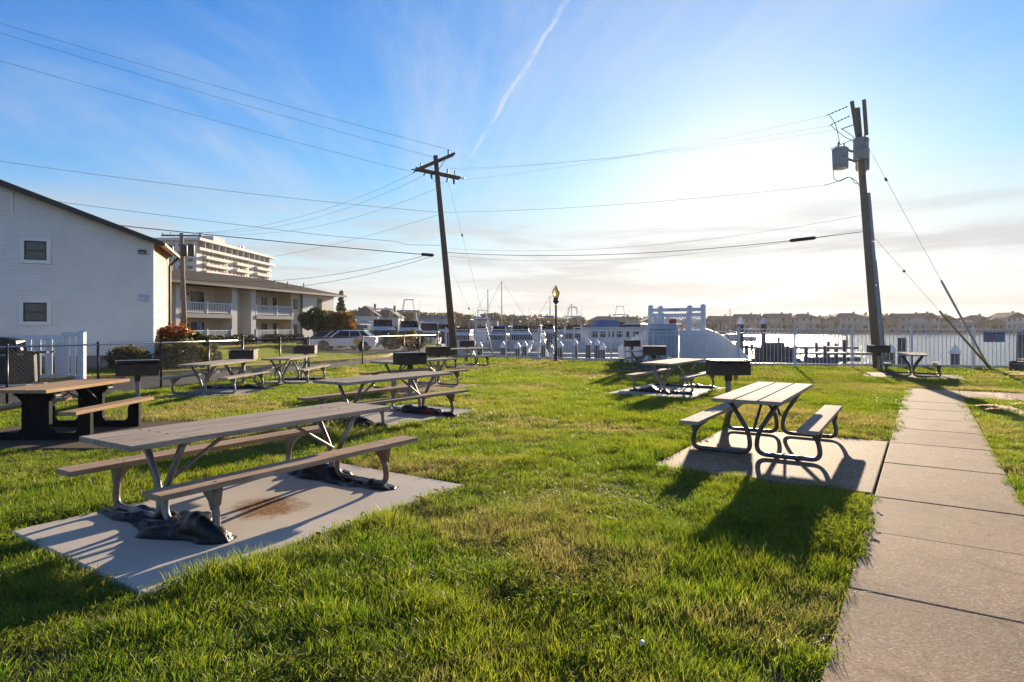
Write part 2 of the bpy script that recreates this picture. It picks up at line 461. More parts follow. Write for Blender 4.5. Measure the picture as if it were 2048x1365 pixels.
SHORE = [(150, 0), (60, 14.5), (22.2, 24.0), (9.75, 26.6), (4.95, 29.6), (-3.3, 34.9), (-4.2, 40), (-6.4, 57.5), (-15.5, 64), (-19, 80), (-30, 112), (-62, 165), (-170, 330), (-560, 700)]
LAND = [(-560, -200), (150, -200)] + SHORE
lawn = poly_sheet('lawn', LAND, 0.0, M_soil)

M_water, ntw, bsw, _o = new_mat('bay_water'); tw = NT(ntw)
bsw.inputs['Base Color'].default_value = (.045, .062, .072, 1); bsw.inputs['Roughness'].default_value = .16
bsw.inputs['IOR'].default_value = 1.33
vwt = tw.coord('World', (1, 1.0, 1))
hw = tw.math('ADD', tw.noise(vwt, .9, 4, .6, .3), tw.math('MULTIPLY', tw.noise(vwt, 3.2, 3, .6), .5))
tw.bump(bsw, hw, 1.0, .22)
wm = bpy.data.meshes.new('water')
wm.from_pydata([(-600, 20, -.95), (650, -60, -.95), (650, 850, -.95), (-600, 850, -.95)], [], [(0, 1, 2, 3)]); wm.materials.append(M_water)
water = link('water', wm); water['kind'] = 'structure'

# bulkhead edge along the shoreline
M_bulk = pm('bulkhead_timber', (.30, .27, .235), (.22, .20, .175), 3, .85, 0, .2, fine=25)
mb = MB()
for (a, b) in zip(SHORE[1:9], SHORE[2:10]):
    a, b = Vector((*a, 0)), Vector((*b, 0)); d = (b - a).normalized(); nn = Vector((d.y, -d.x, 0))
    mb.bar(a + nn * .04 + Vector((0, 0, -.6)), b + nn * .04 + Vector((0, 0, -.6)), .10, 1.3)
    mb.bar(a + Vector((0, 0, .10)), b + Vector((0, 0, .10)), .42, .09)
o = mb.build('bulkhead', M_bulk); o['kind'] = 'structure'

road_pts = [(-14.2, 6), (-10.9, 12.0), (-9.75, 16.2), (-6.75, 26.4), (-4.6, 33.4), (-4.3, 36.2), (-5.0, 44), (-8.3, 58), (-18.5, 62.5), (-19.5, 57), (-16.8, 47), (-14.5, 41.6), (-6.6, 37.2), (-7.95, 30.3), (-12.2, 21.6), (-14.2, 18.6), (-19.5, 14.8), (-30, 10), (-30, 4)]
road = poly_sheet('road', road_pts, 0.012, M_asphalt)
# kerbs: yellow painted stones along the verge
kerb_line = [(-19.5, 14.8), (-14.2, 18.6), (-12.2, 21.6), (-7.95, 30.3), (-6.9, 34.5), (-7.2, 37.4)]
mk = MB()
ke = empty('kerb'); ke['kind'] = 'structure'
kp = fillet([(*p, 0) for p in kerb_line], 2.2, 8)
cum = 0; seg = []
for a, b in zip(kp[:-1], kp[1:]):
    L = (b - a).length; n = max(1, round(L / 1.6))
    for i in range(n):
        seg.append((a.lerp(b, i / n), a.lerp(b, (i + 1) / n)))
for a, b in seg:
    d = (b - a); 
    if d.length < .05: continue
    g = d.normalized() * .006
    m_ = MB(); m_.bar(a + g + Vector((0, 0, .055)), b - g + Vector((0, 0, .055)), .18, .19)
    m_.build('kerb_stone', M_kerb, ke, bevel=.015)
far_kerb = MB()
for a, b in (((-14.5, 41.6), (-8.4, 38.4)), ((-8.3, 58), (-18.5, 62.5))):
    far_kerb.bar((*a, .06), (*b, .06), .2, .16)
o = far_kerb.build('parking_kerb', M_pad_mid, bevel=.02); o['kind'] = 'structure'
M_line = plain('yellow_line_paint', (.55, .42, .12), .8)
mb = MB(); mb.bar((-8.6, 42.2, .022), (-6.0, 43.6, .022), .12, .008); mb.bar((-9.2, 45.5, .022), (-6.4, 46.8, .022), .12, .008)
o = mb.build('parking_line', M_line); o['kind'] = 'structure'

# ------------------------------------------------------------------ pads and path
def pad_uv(u0, u1, v0, v1, mat, label=None, z=.035):
    mb = MB(); mb.b6(u0, u1, v0, v1, z - .14, z)
    o = mb.build('concrete_pad', mat, bevel=.012, rot=(0, 0, TH)); o['kind'] = 'structure'; return o
def pad_xy(x0, x1, y0, y1, mat, z=.035):
    mb = MB(); mb.b6(x0, x1, y0, y1, z - .14, z); o = mb.build('concrete_pad', mat, bevel=.012); o['kind'] = 'structure'; return o
PADS_UV = [(1.95, 5.14, 4.0, 6.16, M_pad_new), (7.1, 9.95, 7.35, 9.25, M_pad_mid), (7.12, 10.45, .42, 2.70, M_pad_old),
           (14.3, 17.5, 4.45, 6.65, M_pad_mid), (21.7, 24.9, 8.0, 10.15, M_pad_old), (23.8, 26.3, -1.1, 1.72, M_pad_old),
           (11.2, 14.4, 10.5, 12.6, M_pad_old), (19.2, 22.2, 15.1, 17.2, M_pad_old)]
for p in PADS_UV: pad_uv(*p)
PADS_XY = [(-8.35, -6.55, 14.75, 17.5, M_pad_mid), (-7.55, -5.75, 17.95, 20.7, M_pad_mid), (-8.3, -5.35, 8.45, 10.95, M_dirt)]
for p in PADS_XY: pad_xy(*p)
pv0, pv1 = -.78, .40
sw = empty('path'); sw['kind'] = 'structure'
ue = [-1.6, 0.0, 1.5, 3.0, 4.47, 5.81, 7.04, 8.87, 10.48, 12.0, 13.5, 15.0, 16.5, 18.0]
for i, (a, b) in enumerate(zip(ue[:-1], ue[1:])):
    mb = MB(); mb.b6(a + .007, b - .007, pv0, pv1, -.10, .028)
    mb.build('slab', M_path, sw, bevel=.010, loc=(0, 0, rnd.uniform(-.004, .003)), rot=(rnd.uniform(-.002, .002), rnd.uniform(-.0005, .0005), TH))
ve = [pv1, pv0, -2.3, -3.8, -5.3, -6.8, -8.3, -9.8]
for a, b in zip(ve[:-1], ve[1:]):
    mb = MB(); mb.b6(18.01, 20.05, b + .007, a - .007, -.10, .028)
    mb.build('slab', M_path, sw, bevel=.010, loc=(0, 0, rnd.uniform(-.003, .003)), rot=(0, 0, TH))

# ------------------------------------------------------------------ picnic tables
def frame_loop(side):
    # side view in (y, z): leg from the top rail down to the ground, along it and up to the bench
    s = side
    pts = [(.0, s * .30, .695), (.0, s * .050, .30), (.0, s * .035, .036), (.0, s * .78, .036), (.0, s * .75, .27), (.0, s * .64, .405)]
    return fillet(pts, [0, .16, .20, .24, .14, 0], 8)
def make_table(name, label, L, mats, seg=12, planks=3, bolts=True, Wd=.83, gap=.016):
    top_m, bench_m, leg_m = mats
    t = empty(name, label=label, cat='picnic table')
    pw = Wd / planks
    for k in range(planks):
        y = -Wd / 2 + pw * (k + .5)
        mb = MB(); mb.box((0, 0, 0), (L, pw - gap, .045))
        mb.build('top_plank', top_m, t, bevel=.006, loc=(rnd.uniform(-.006, .006), y, .738 + rnd.uniform(-.002, .002)))
    for s in (-1, 1):
        mb = MB(); mb.box((0, 0, 0), (L, .24, .045)); mb.build('bench_plank', bench_m, t, bevel=.006, loc=(0, s * .69, .428))
    fx = L / 2 - .46
    for e in (-1, 1):
        for s in (-1, 1):
            mb = MB(); mb.tube([p + Vector((e * fx, 0, 0)) for p in frame_loop(s)], .029, seg)
            mb.build('leg', leg_m, t, smooth=True)
            mb = MB()   # bench bracket: gusset plate and flange
            mb.prism([(s * .57, .404), (s * .80, .404), (s * .775, .27), (s * .735, .23), (s * .70, .30)], e * fx - .034, e * fx + .034, axis='x')
            mb.build('bench_bracket', leg_m, t, bevel=.004)
        mb = MB(); mb.b6(e * fx - .03, e * fx + .03, -.37, .37, .695, .7145); mb.build('top_cleat', leg_m, t, bevel=.003)
        mb = MB(); mb.tube([(e * .30, 0, .70), (e * (fx - .02), 0, .33)], .018, seg); mb.build('brace', leg_m, t, smooth=True)
    if bolts:
        mb = MB()
        for e in (-1, 1):
            for k in range(planks):
                for q in (-.07, .07):
                    y = -Wd / 2 + pw * (k + .5) + q
                    mb.cyl((e * fx, y, .758), (e * fx, y, .7625), .011, n=8)
            for s in (-1, 1):
                for q in (-.06, .06): mb.cyl((e * fx, s * .69 + q, .448), (e * fx, s * .69 + q, .4525), .011, n=8)
        mb.build('bolt_heads', M_darksteel, t)['kind'] = 'stuff'
    return t
PZ = .035
def place(t, x, y, rz, z=PZ): t.location = (x, y, z); t.rotation_euler = (0, 0, rz)
T2 = make_table('picnic_table', 'long grey weathered picnic table on the rust stained pad, black bags round its feet', 2.78, (wood_grey, wood_tan, M_rustgalv), 14)
place(T2, -2.436, 6.0, math.radians(57.8))
T1 = make_table('picnic_table', 'bleached picnic table with dark pipe loop legs on the aggregate pad joined to the path', 2.80, (wood_pale, wood_pale, M_darksteel), 14, gap=.022)
place(T1, 3.59, 8.72, math.radians(57.2))
TE = make_table('picnic_table', 'grey picnic table behind the rust stained pad, black bag with red patch below', 2.70, (wood_grey, wood_tan, M_rustgalv), 10)
place(TE, -2.24, 11.25, TH)
TI = make_table('picnic_table', 'sunlit pale picnic table with rusty tube frame between two box grills', 2.75, (wood_pale, wood_pale, M_rustgalv), 10)
place(TI, 4.30, 16.45, TH)
TC = make_table('picnic_table', 'grey picnic table with black bags beside the wire fence, nearer the white sided building', 2.55, (wood_grey, wood_grey, M_rustgalv), 8, bolts=False)
place(TC, -7.5, 15.95, math.radians(89))
TD = make_table('picnic_table', 'grey picnic table by the wire fence in line with the yellow diamond sign', 2.5, (wood_grey, wood_grey, M_rustgalv), 8, bolts=False)
place(TD, -6.65, 18.7, math.radians(90))
TF = make_table('picnic_table', 'shaded grey picnic table on brown dirt between two box grills', 2.65, (wood_grey, wood_tan, M_rustgalv), 8, bolts=False)
place(TF, -2.62, 17.0, TH)
TG = make_table('picnic_table', 'dark framed picnic table beside the foot of the leaning pole with crossarms', 2.6, (wood_grey, wood_grey, M_darksteel), 8, bolts=False)
place(TG, -2.15, 26.1, TH - .25)
TJ = make_table('picnic_table', 'picnic table standing in front of the dock gate ramp', 2.6, (wood_grey, wood_grey, M_darksteel), 8, bolts=False)
place(TJ, 5.31, 24.4, TH)
TK = make_table('picnic_table', 'picnic table seen end on by the white fence near the transformer pole', 2.4, (wood_pale, wood_pale, M_darksteel), 10, bolts=False)
place(TK, 13.62, 21.15, math.radians(57.5))

# table with black panel legs
def make_panel_table():
    L = 1.95
    t = empty('picnic_table', (-6.98, 9.72, PZ), math.radians(90.5), 'brown board picnic table standing on flat black panel legs beside a box grill', 'picnic table')
    for k in range(3):
        mb = MB(); mb.box((0, 0, 0), (L, .267, .05)); mb.build('top_plank', wood_brown, t, bevel=.006, loc=(0, (k - 1) * .275, .735))
    for s in (-1, 1):
        mb = MB(); mb.box((0, 0, 0), (L, .25, .05)); mb.build('bench_plank', wood_brown, t, bevel=.006, loc=(0, s * .70, .425))
        for e in (-1, 1): mb = MB(); mb.tube([(e * .2, s * .2, .66), (e * .6, s * .12, .42)], .012, 6); mb.build('brace', M_galv, t)
    for e in (-1, 1):
        prof = [(-.80, .0), (.80, .0), (.80, .395), (.66, .395), (.62, .32), (.62, .16), (.57, .10), (.26, .10), (.20, .16), (.20, .56), (.34, .705), (-.34, .705), (-.20, .56), (-.20, .16), (-.26, .10), (-.57, .10), (-.62, .16), (-.62, .32), (-.66, .395), (-.80, .395)]
        mb = MB(); mb.prism(prof, e * .60 - .04, e * .60 + .04, axis='x'); mb.build('panel_leg', M_blackp, t, bevel=.008)
        for s in (-1, 1):
            mb = MB(); mb.box((e * .60, s * .30, .665), (.12, .03, .05)); mb.build('corner_bracket', M_galv, t)
    return t
TB = make_panel_table()

# ------------------------------------------------------------------ black bags bunched round the table feet
def make_bag(table, e, L, seed, label, hts=(.10, .30), red=False):
    fx = L / 2 - .46
    NS, NR = 60, 26
    r_ = random.Random(seed); off = Vector((seed * 3.1, seed * 1.7, 0))
    vs_ = []
    for i in range(NS + 1):
        t = i / NS; y = -.90 + 1.80 * t
        env = max(0.0, math.sin(math.pi * t)) ** .35
        hh = (hts[0] + (hts[1] - hts[0]) * max(0, noise.noise(Vector((y * 1.5, seed * 2.2, 0))) * .9 + .5) ** 1.3) * env + .004
        ww = (.20 + .12 * noise.noise(Vector((y * 2.1, 5.0 + seed, 0)))) * (env * .9 + .02)
        cx_ = .06 * noise.noise(Vector((y * 1.7, 9 + seed, 0)))
        for k in range(NR + 1):
            a = math.pi * k / NR
            p = Vector((cx_ + ww * math.cos(a), y, max(0, hh * max(0.0, math.sin(a)) ** .8)))
            q = p * 3.6 + off
            rid = abs(noise.noise(q)) * .10 + abs(noise.noise(q * 2.6)) * .035
            if 0 < k < NR:
                p = p + Vector((math.cos(a), 0, math.sin(a))) * (rid - .045) * (.4 + env)
            else: p = p + Vector((math.cos(a), 0, 0)) * rid * .8
            p.z = max(p.z, .004)
            vs_.append((p.x, p.y, p.z))
    fs = [(i * (NR + 1) + k, i * (NR + 1) + k + 1, (i + 1) * (NR + 1) + k + 1, (i + 1) * (NR + 1) + k) for i in range(NS) for k in range(NR)]
    mb = MB(); mb.add(vs_, fs)
    rz = table.rotation_euler.z
    c = Vector(table.location) + Vector((math.cos(rz) * e * fx, math.sin(rz) * e * fx, 0))
    o = mb.build('plastic_bag', M_bag, None, smooth=True, loc=c, rot=(0, 0, rz))
    tag(o, label, 'plastic bag', 'black bags round picnic table feet')
    if red:
        mr = MB(); mr.box((-.21, -.35, .06), (.02, .28, .07), (0, -.3, 0)); mr.build('red_patch', plain('red_plastic', (.20, .015, .02), .4), o)
    return o
make_bag(T2, -1, 2.78, 3, 'crumpled black plastic bag under the bench of the long table, torn brown spots showing', (.07, .25))
make_bag(T2, 1, 2.78, 11, 'flattened black plastic bag round the far feet of the long weathered table', (.03, .13))
make_bag(TE, -1, 2.70, 5, 'black plastic bag heaped round the near feet of the table behind the rust stained pad', (.05, .20))
make_bag(TE, 1, 2.70, 8, 'black plastic bag with a red patch under the table behind the rust stained pad', (.04, .10), True)
make_bag(TI, -1, 2.75, 6, 'dark plastic bag in grass under the near feet of the sunlit pale table', (.03, .14))
make_bag(TI, 1, 2.75, 14, 'brown black plastic bag along the far feet of the sunlit pale table', (.05, .12))
make_bag(TC, 1, 2.55, 17, 'black plastic bag under the table beside the wire fence, nearer the white building', (.06, .13))
make_bag(TD, 1, 2.5, 21, 'small black plastic bag under the table in line with the diamond sign', (.05, .12))

# ------------------------------------------------------------------ box grills on posts
def notched(e):   # side wall outline in (x, z) with the stepped slots at the front edge
    p = [(-.20, 0), (.20, 0)]
    z = .03
    for k in range(4):
        p += [(.20, z), (.155, z + .012), (.155, z + .026), (.20, z + .036)]; z += .055
    p += [(.20, .27), (-.20, .27)]
    return p
def make_grill(label, loc, rz, post_h=.80, sc=1.0, galv_post=True):
    g = empty('park_grill', loc, rz, label, 'grill', 'box grills on steel posts')
    w = .34
    mb = MB(); mb.b6(-.20, .20, -w, w, 0, .012); mb.b6(-.20, -.188, -w, w, .0125, .27); 
    mb.build('firebox', M_grill, g, bevel=.003, loc=(0, 0, post_h))
    for s in (-1, 1):
        mb = MB(); mb.prism(notched(s), s * w - .005, s * w + .005); mb.build('side_plate', M_grill, g, loc=(0, 0, post_h))
        mb = MB()
        for k in range(3): mb.prism([(-.10, .05 + k * .06), (-.07, .05 + k * .06), (-.06, .08 + k * .06), (-.09, .085 + k * .06)], s * (w + .006) - .002, s * (w + .006) + .002)
        mb.build('slot_light', M_galv, g, loc=(0, 0, post_h))  # pale strips stand in for light showing through the side slots
    mb = MB(); mb.b6(.190, .20, -w, w, .0125, .215); mb.build('front_plate', M_grill, g, loc=(0, 0, post_h))
    mb = MB()
    for k in range(15): mb.b6(-.18 + .0, .21, -w + .02 + k * .046, -w + .03 + k * .046, .243, .252)
    mb.b6(-.185, -.175, -w + .01, w - .01, .2525, .262); mb.b6(.205, .215, -w + .01, w - .01, .2525, .262)
    mb.tube([(.21, -w + .06, .257), (.30, -w + .06, .262)], .008, 6); mb.tube([(.21, w - .06, .257), (.30, w - .06, .262)], .008, 6)
    mb.build('cooking_grate', M_grill, g, loc=(0, 0, post_h))
    mb = MB(); mb.b6(-.20, .06, -w - .02, w + .02, .272, .280); mb.build('shelf_plate', M_galv, g, loc=(0, 0, post_h), bevel=.002)
    mb = MB(); mb.b6(-.05, .05, -.05, .05, -.12, -.001); mb.build('collar', M_grill, g, loc=(0, 0, post_h), bevel=.004)
    mb = MB(); mb.b6(-.038, .038, -.038, .038, -.10, post_h - .02); mb.build('post', M_galv, g, bevel=.004)
    g.scale = (sc,) * 3
    return g
make_grill('rusty brown box grill between the bleached table and the sunlit pale table', (4.02, 11.55, 0), math.radians(-82), .80)
make_grill('black box grill on a post at the end of the brown board table', (-7.05, 11.7, 0), math.radians(-60), .78)
make_grill('box grill with grey side plate just behind the table with the red patched bag', (-2.42, 14.75, 0), math.radians(-50), .80)
make_grill('box grill beyond the shaded table on brown dirt', (-2.28, 19.2, 0), math.radians(-65), .80)
make_grill('box grill against the yellow kerb behind the table nearer the white building', (-7.78, 18.0, 0), math.radians(-85), .76)
make_grill('box grill behind the table in line with the diamond sign', (-6.95, 20.9, 0), math.radians(-85), .80)
make_grill('box grill beside the leaning pole in front of the white fence', (-2.02, 28.2, 0), math.radians(-90), .80)
make_grill('open box grill between the sunlit pale table and the dock gate', (4.40, 19.2, 0), math.radians(-98), .82)
make_grill('small looking box grill beside the left end of the dock gate ramp', (5.22, 27.0, 0), math.radians(-95), .84)
make_grill('box grill in front of the transformer pole', (13.9, 23.55, 0), math.radians(-80), .72)

# ------------------------------------------------------------------ chain-link fence
CL0, CL1 = Vector((-11.62, 10.4, 0)), Vector((-4.15, 34.75, 0))
cld = (CL1 - CL0); CLL = cld.length; cld.normalize()
clf = empty('chain_link_fence', CL0, math.atan2(cld.y, cld.x), 'low chain link fence with black posts between lawn and road', 'fence')
CLH = 1.28
M_wire = pm('fence_wire', (.07, .07, .068), (.05, .05, .05), 9, .6, .2, spec=.3)
M_clrail = pm('bare_rail_steel', (.45, .45, .44), (.38, .38, .37), 6, .3, .9)
def s_of(px):        # distance along the fence at an image column
    r = (px - 1024) / F
    return (r * CL0.y - CL0.x) / (cld.x - r * cld.y)
cl_posts = [.05] + [s_of(p) for p in (14, 196, 322, 417, 485, 560, 618, 725, 808, 839)] + [CLL - .03]
sp_ = s_of(485)
for i, s_ in enumerate(cl_posts):
    r = .036 if i in (0, 5, len(cl_posts) - 1) else .026
    mb = MB(); mb.cyl((s_, 0, -.1), (s_, 0, CLH + (.10 if r > .03 else .0)), r, n=10); p_ = mb.build('post', M_black, clf, smooth=True)
    mb = MB(); mb.lathe([(r * 1.15, 0), (r * 1.2, .02), (r * .8, .045), (.004, .058)], (s_, 0, CLH + (.10 if r > .03 else .0) + .001), 10); mb.build('post_cap', M_black, p_, smooth=True)
mb = MB(); mb.tube([(0, .0, CLH - .02), (sp_, .0, CLH - .02)], .022, 8); mb.build('top_rail', M_clrail, clf, smooth=True)
mb = MB(); mb.tube([(sp_, .0, CLH - .02), (CLL, .0, CLH - .02)], .022, 8); mb.build('top_rail', M_black, clf, smooth=True)
def wires(s0, s1, mat):
    mb = MB(); pitch = .098; H_ = CLH + .035
    vs_, fs = [], []
    r = .0019
    n = int((s1 - s0 + H_) / pitch)
    for sgn in (1, -1):
        for i in range(-int(H_ / pitch), int((s1 - s0) / pitch) + 1):
            a = s0 + i * pitch
            x0_, z0_, x1_, z1_ = (a, .03, a + H_ - .03, H_) if sgn == 1 else (a + H_ - .03, .03, a, H_)
            # clip to s0..s1
            def clip(xa, za, xb, zb):
                pts = []
                if xa > xb: xa, za, xb, zb = xb, zb, xa, za
                if xb <= s0 or xa >= s1: return None
                if xa < s0: za += (zb - za) * (s0 - xa) / (xb - xa); xa = s0
                if xb > s1: zb = za + (zb - za) * (s1 - xa) / (xb - xa); xb = s1
                return xa, za, xb, zb
            c = clip(x0_, z0_, x1_, z1_)
            if not c: continue
            xa, za, xb, zb = c
            y = sgn * .003
            b = len(vs_)
            dx, dz = xb - xa, zb - za; l = math.hypot(dx, dz)
            if l < .03: continue
            nx_, nz_ = -dz / l * r, dx / l * r
            for (x, z) in ((xa, za), (xb, zb)):
                vs_ += [(x + nx_, y, z + nz_), (x - nx_ * .5, y + r * .87, z - nz_ * .5), (x - nx_ * .5, y - r * .87, z - nz_ * .5)]
            fs += [(b, b + 1, b + 4, b + 3), (b + 1, b + 2, b + 5, b + 4), (b + 2, b, b + 3, b + 5)]
    mb.add(vs_, fs); o = mb.build('wire_mesh', mat, clf); o['kind'] = 'stuff'
wires(0, sp_, M_wire); wires(sp_, CLL, M_wire)

# ------------------------------------------------------------------ white aluminium picket fences
def picket_fence(pts, label, Hf=1.62, pitch=.125, low=.10):
    f = empty('picket_fence', pts[0], 0, label, 'fence')
    pk = MB(); pk.b6(-.008, .008, -.008, .008, low, Hf - .03); pkm = pk.mesh('picket', M_white2)
    ps = MB(); ps.b6(-.032, .032, -.032, .032, -.1, Hf + .03); ps.lathe([(.050, Hf + .031), (.050, Hf + .045), (.004, Hf + .08)], n=4); psm = ps.mesh('post', M_white2)
    base = pts[0]
    for a, b in zip(pts[:-1], pts[1:]):
        d = b - a; L = d.length; ang = math.atan2(d.y, d.x); d.normalize()
        nb_ = max(1, round(L / 2.0))
        for i in range(nb_ + 1):
            p = a + d * (L * i / nb_) - base
            o = link('post', psm, f, p, (0, 0, ang))
        for zr in (Hf - .06, Hf - .22, low + .10):
            mb = MB(); mb.bar(a - base + Vector((0, 0, zr)), b - base + Vector((0, 0, zr)), .028, .034); mb.build('rail', M_white2, f)
        n = int(L / pitch)
        for i in range(n):
            if (i * pitch) % (L / nb_) < .04: continue
            link('picket', pkm, f, a + d * ((i + .5) * L / n) - base, (0, 0, ang))
    return f
picket_fence([FENCE[0], FENCE[1], FENCE[1].lerp(FENCE[2], .12)], 'white metal picket fence along the boat slips, left of the dock gate')
picket_fence([FENCE[2], FENCE[2].lerp(FENCE[3], .5), FENCE[3]], 'white metal picket fence along the open bay, right of the dock gate', 1.66, .142)
mid = picket_fence([FENCE[1].lerp(FENCE[2], .16), FENCE[2] - Vector((.05, -.03, 0))], 'thin white picket fence section in front of the dock gate', 1.56, .18)

# ------------------------------------------------------------------ dock gate with sloping side walls
gd = Vector((.834, -.552, 0)); gp = Vector((6.42, 28.75, 0)); gang = math.atan2(gd.y, gd.x)
gate = empty('dock_gate', gp, gang, 'blue grey vinyl dock gate with lattice top, name board and sloping plank side walls', 'gate')
GW = 2.42
def gbox(name, x0, x1, y0, y1, z0, z1, mat, bev=.006, par=None):
    mb = MB(); mb.b6(x0, x1, y0, y1, z0, z1); return mb.build(name, mat, par or gate, bevel=bev)
for x in (0.0, .47, 1.82, GW):
    p_ = gbox('gate_post', x - .09, x + .09, -.09, .09, -1.6, 2.58 + (.04 if x in (0., GW) else 0), M_gate)
    mb = MB(); mb.lathe([(.135, 0), (.135, .03), (.004, .095)], (x, 0, 2.581 + (.04 if x in (0., GW) else 0)), 4); mb.build('post_cap', M_gate, p_)
beam = gbox('name_beam', .08, GW - .08, -.04, .04, 2.39, 2.55, M_gate)
def text_mesh(txt, size, mat, parent, loc, rot, name='lettering', extr=.002, align='CENTER'):
    cu = bpy.data.curves.new('txt', 'FONT'); cu.body = txt; cu.size = size; cu.extrude = extr; cu.align_x = align; cu.align_y = 'CENTER'
    to = bpy.data.objects.new('txt', cu); COL.objects.link(to)
    dg = bpy.context.evaluated_depsgraph_get(); dg.update()
    me = bpy.data.meshes.new_from_object(to.evaluated_get(dg)); bpy.data.objects.remove(to); bpy.data.curves.remove(cu)
    me.materials.clear(); me.materials.append(mat)
    return link(name, me, parent, loc, rot)
M_ink = plain('black_lettering', (.02, .02, .022), .6)
text_mesh('G DOCK', .115, M_ink, beam, (1.17, -.044, 2.475), (math.pi / 2, 0, 0))
# lattice panels
def lattice(x0, x1, z0, z1):
    mb = MB(); st = .135; w = .036; hgt = z1 - z0
    for sgn in (1, -1):
        a = x0 - hgt
        while a < x1:
            xa, za, xb, zb = (a, z0, a + hgt, z1) if sgn == 1 else (a, z1, a + hgt, z0)
            if xa < x0: za += (zb - za) * (x0 - xa) / (xb - xa); xa = x0
            if xb > x1: zb = za + (zb - za) * (x1 - xa) / (xb - xa); xb = x1
            if xb - xa > .03: mb.bar((xa, sgn * .006, za), (xb, sgn * .006, zb), .010, w)
            a += st
    mb.build('lattice', M_gate, gate)
    gbox('lattice_rail', x0, x1, -.025, .025, z1, z1 + .16, M_gate)
lattice(.08, .40, 1.66, 2.16); lattice(.66, 1.66, 1.80, 2.14); lattice(1.90, 2.34, 1.58, 2.16)
for x in (.58, 1.72): gbox('gate_stile', x - .07, x + .07, -.05, .05, .2, 2.34, M_gate)
# steel-blue door frame in front
gbox('door_frame', .02, .14, -.42, -.12, -.2, 1.80, M_gate2, .01); gbox('door_frame', 1.16, 1.34, -.42, -.12, -.2, 1.80, M_gate2, .01)
gbox('door_header', .02, 1.34, -.435, -.10, 1.805, 2.02 - .20 + .02, M_gate2, .01)
gbox('door_header', .141, 1.159, -.43, -.13, 1.58, 1.80, M_gate2, .01)
gbox('inner_jamb', .145, .28, -.30, -.16, -.2, 1.575, M_white, .01)
gbox('gate_door', .29, 1.15, -.26, -.20, -.2, 1.57, M_gate2, .01)
gbox('gate_panel', 1.36, 2.34, -.06, .0, -.3, 1.56, M_gate, .01)
gbox('gate_panel', .1, 1.3, -.03, .03, .9, 1.78, M_gate, .01)
# sloping plank wings
def wing(x_start, pts, sgn):
    # pts: (distance, height) outline of the top edge
    x = 0.0; total = pts[-1][0]
    def topz(d):
        for (a, za), (b, zb) in zip(pts[:-1], pts[1:]):
            if a <= d <= b: return za + (zb - za) * (d - a) / (b - a)
        return pts[-1][1]
    while x < total - .01:
        x2 = min(x + .145, total); g = .0015
        xa, xb = x_start + sgn * (x + g), x_start + sgn * (x2 - g)
        mb = MB(); mb.prism([(xa, -1.3), (xb, -1.3), (xb, topz(x2)), (xa, topz(x))], -.02, .02); mb.build('wing_plank', M_gate, gate)
        x = x2
    for (a, za), (b, zb) in zip(pts[:-1], pts[1:]):
        mb = MB(); mb.bar((x_start + sgn * a, 0, za + .02), (x_start + sgn * b, 0, zb + .02), .07, .04); mb.build('wing_cap', M_gate, gate)
wing(-.08, [(0, 1.52), (.25, 1.46), (1.35, .84), (1.55, .70)], -1)
wing(GW + .08, [(0, 1.60), (.55, 1.40), (1.45, .80), (1.75, .45), (1.8, .2)], 1)
M_redsign = plain('red_sign', (.42, .05, .03), .5)
mb = MB(); mb.box((1.19, -.44, 1.95), (.34, .02, .19)); mb.build('notice', M_redsign, gate, bevel=.01)
# small bare shrub and standpipe in front of the gate
mb = MB(); mb.cyl((1.72, -.55, -.1), (1.72, -.55, 1.0), .022, n=8)
mb.tube([(1.72, -.55, 1.0), (1.66, -.55, 1.12), (1.60, -.55, 1.3)], .012, 6); mb.tube([(1.72, -.55, 1.0), (1.84, -.55, 1.06), (1.95, -.55, 1.22)], .012, 6); mb.tube([(1.72, -.55, .95), (1.62, -.55, .92)], .012, 6)
o = mb.build('standpipe', M_white2); o.location = gp; o.rotation_euler = (0, 0, gang); tag(o, 'thin white standpipe with hose hooks beside the dock gate door', 'pipe')

# ------------------------------------------------------------------ lamp post
lp = G(1112, 724.5); lp.y = 29.6; lp.x = (1112 - 1024) / F * 29.6
lamp = empty('lamp_post', lp, 0, 'dark lamp post with an amber acorn globe by the white fence', 'lamp')
mb = MB(); mb.lathe([(.115, -.05), (.115, .10), (.085, .14), (.08, .55), (.06, .62), (.052, .70), (.046, 2.72), (.05, 2.78)], n=12); mb.build('lamp_pole', M_black, lamp, smooth=True)
mb = MB(); mb.lathe([(.05, 2.781), (.10, 2.84), (.15, 2.90), (.16, 2.94), (.11, 2.97), (.12, 3.04), (.13, 3.08)], n=14); mb.build('lamp_fitter', M_black, lamp, smooth=True)
M_amber, nta, bsa, _o = new_mat('amber_globe'); ta = NT(nta)
bsa.inputs['Base Color'].default_value = (.85, .55, .16, 1); bsa.inputs['Roughness'].default_value = .25; bsa.inputs['Transmission Weight'].default_value = .55; bsa.inputs['Subsurface Weight'].default_value = 0
mb = MB(); mb.lathe([(.11, 3.081), (.165, 3.20), (.185, 3.32), (.17, 3.43), (.12, 3.52), (.09, 3.55), (.10, 3.57), (.05, 3.63), (.012, 3.70)], n=16); mb.build('globe', M_amber, lamp, smooth=True)

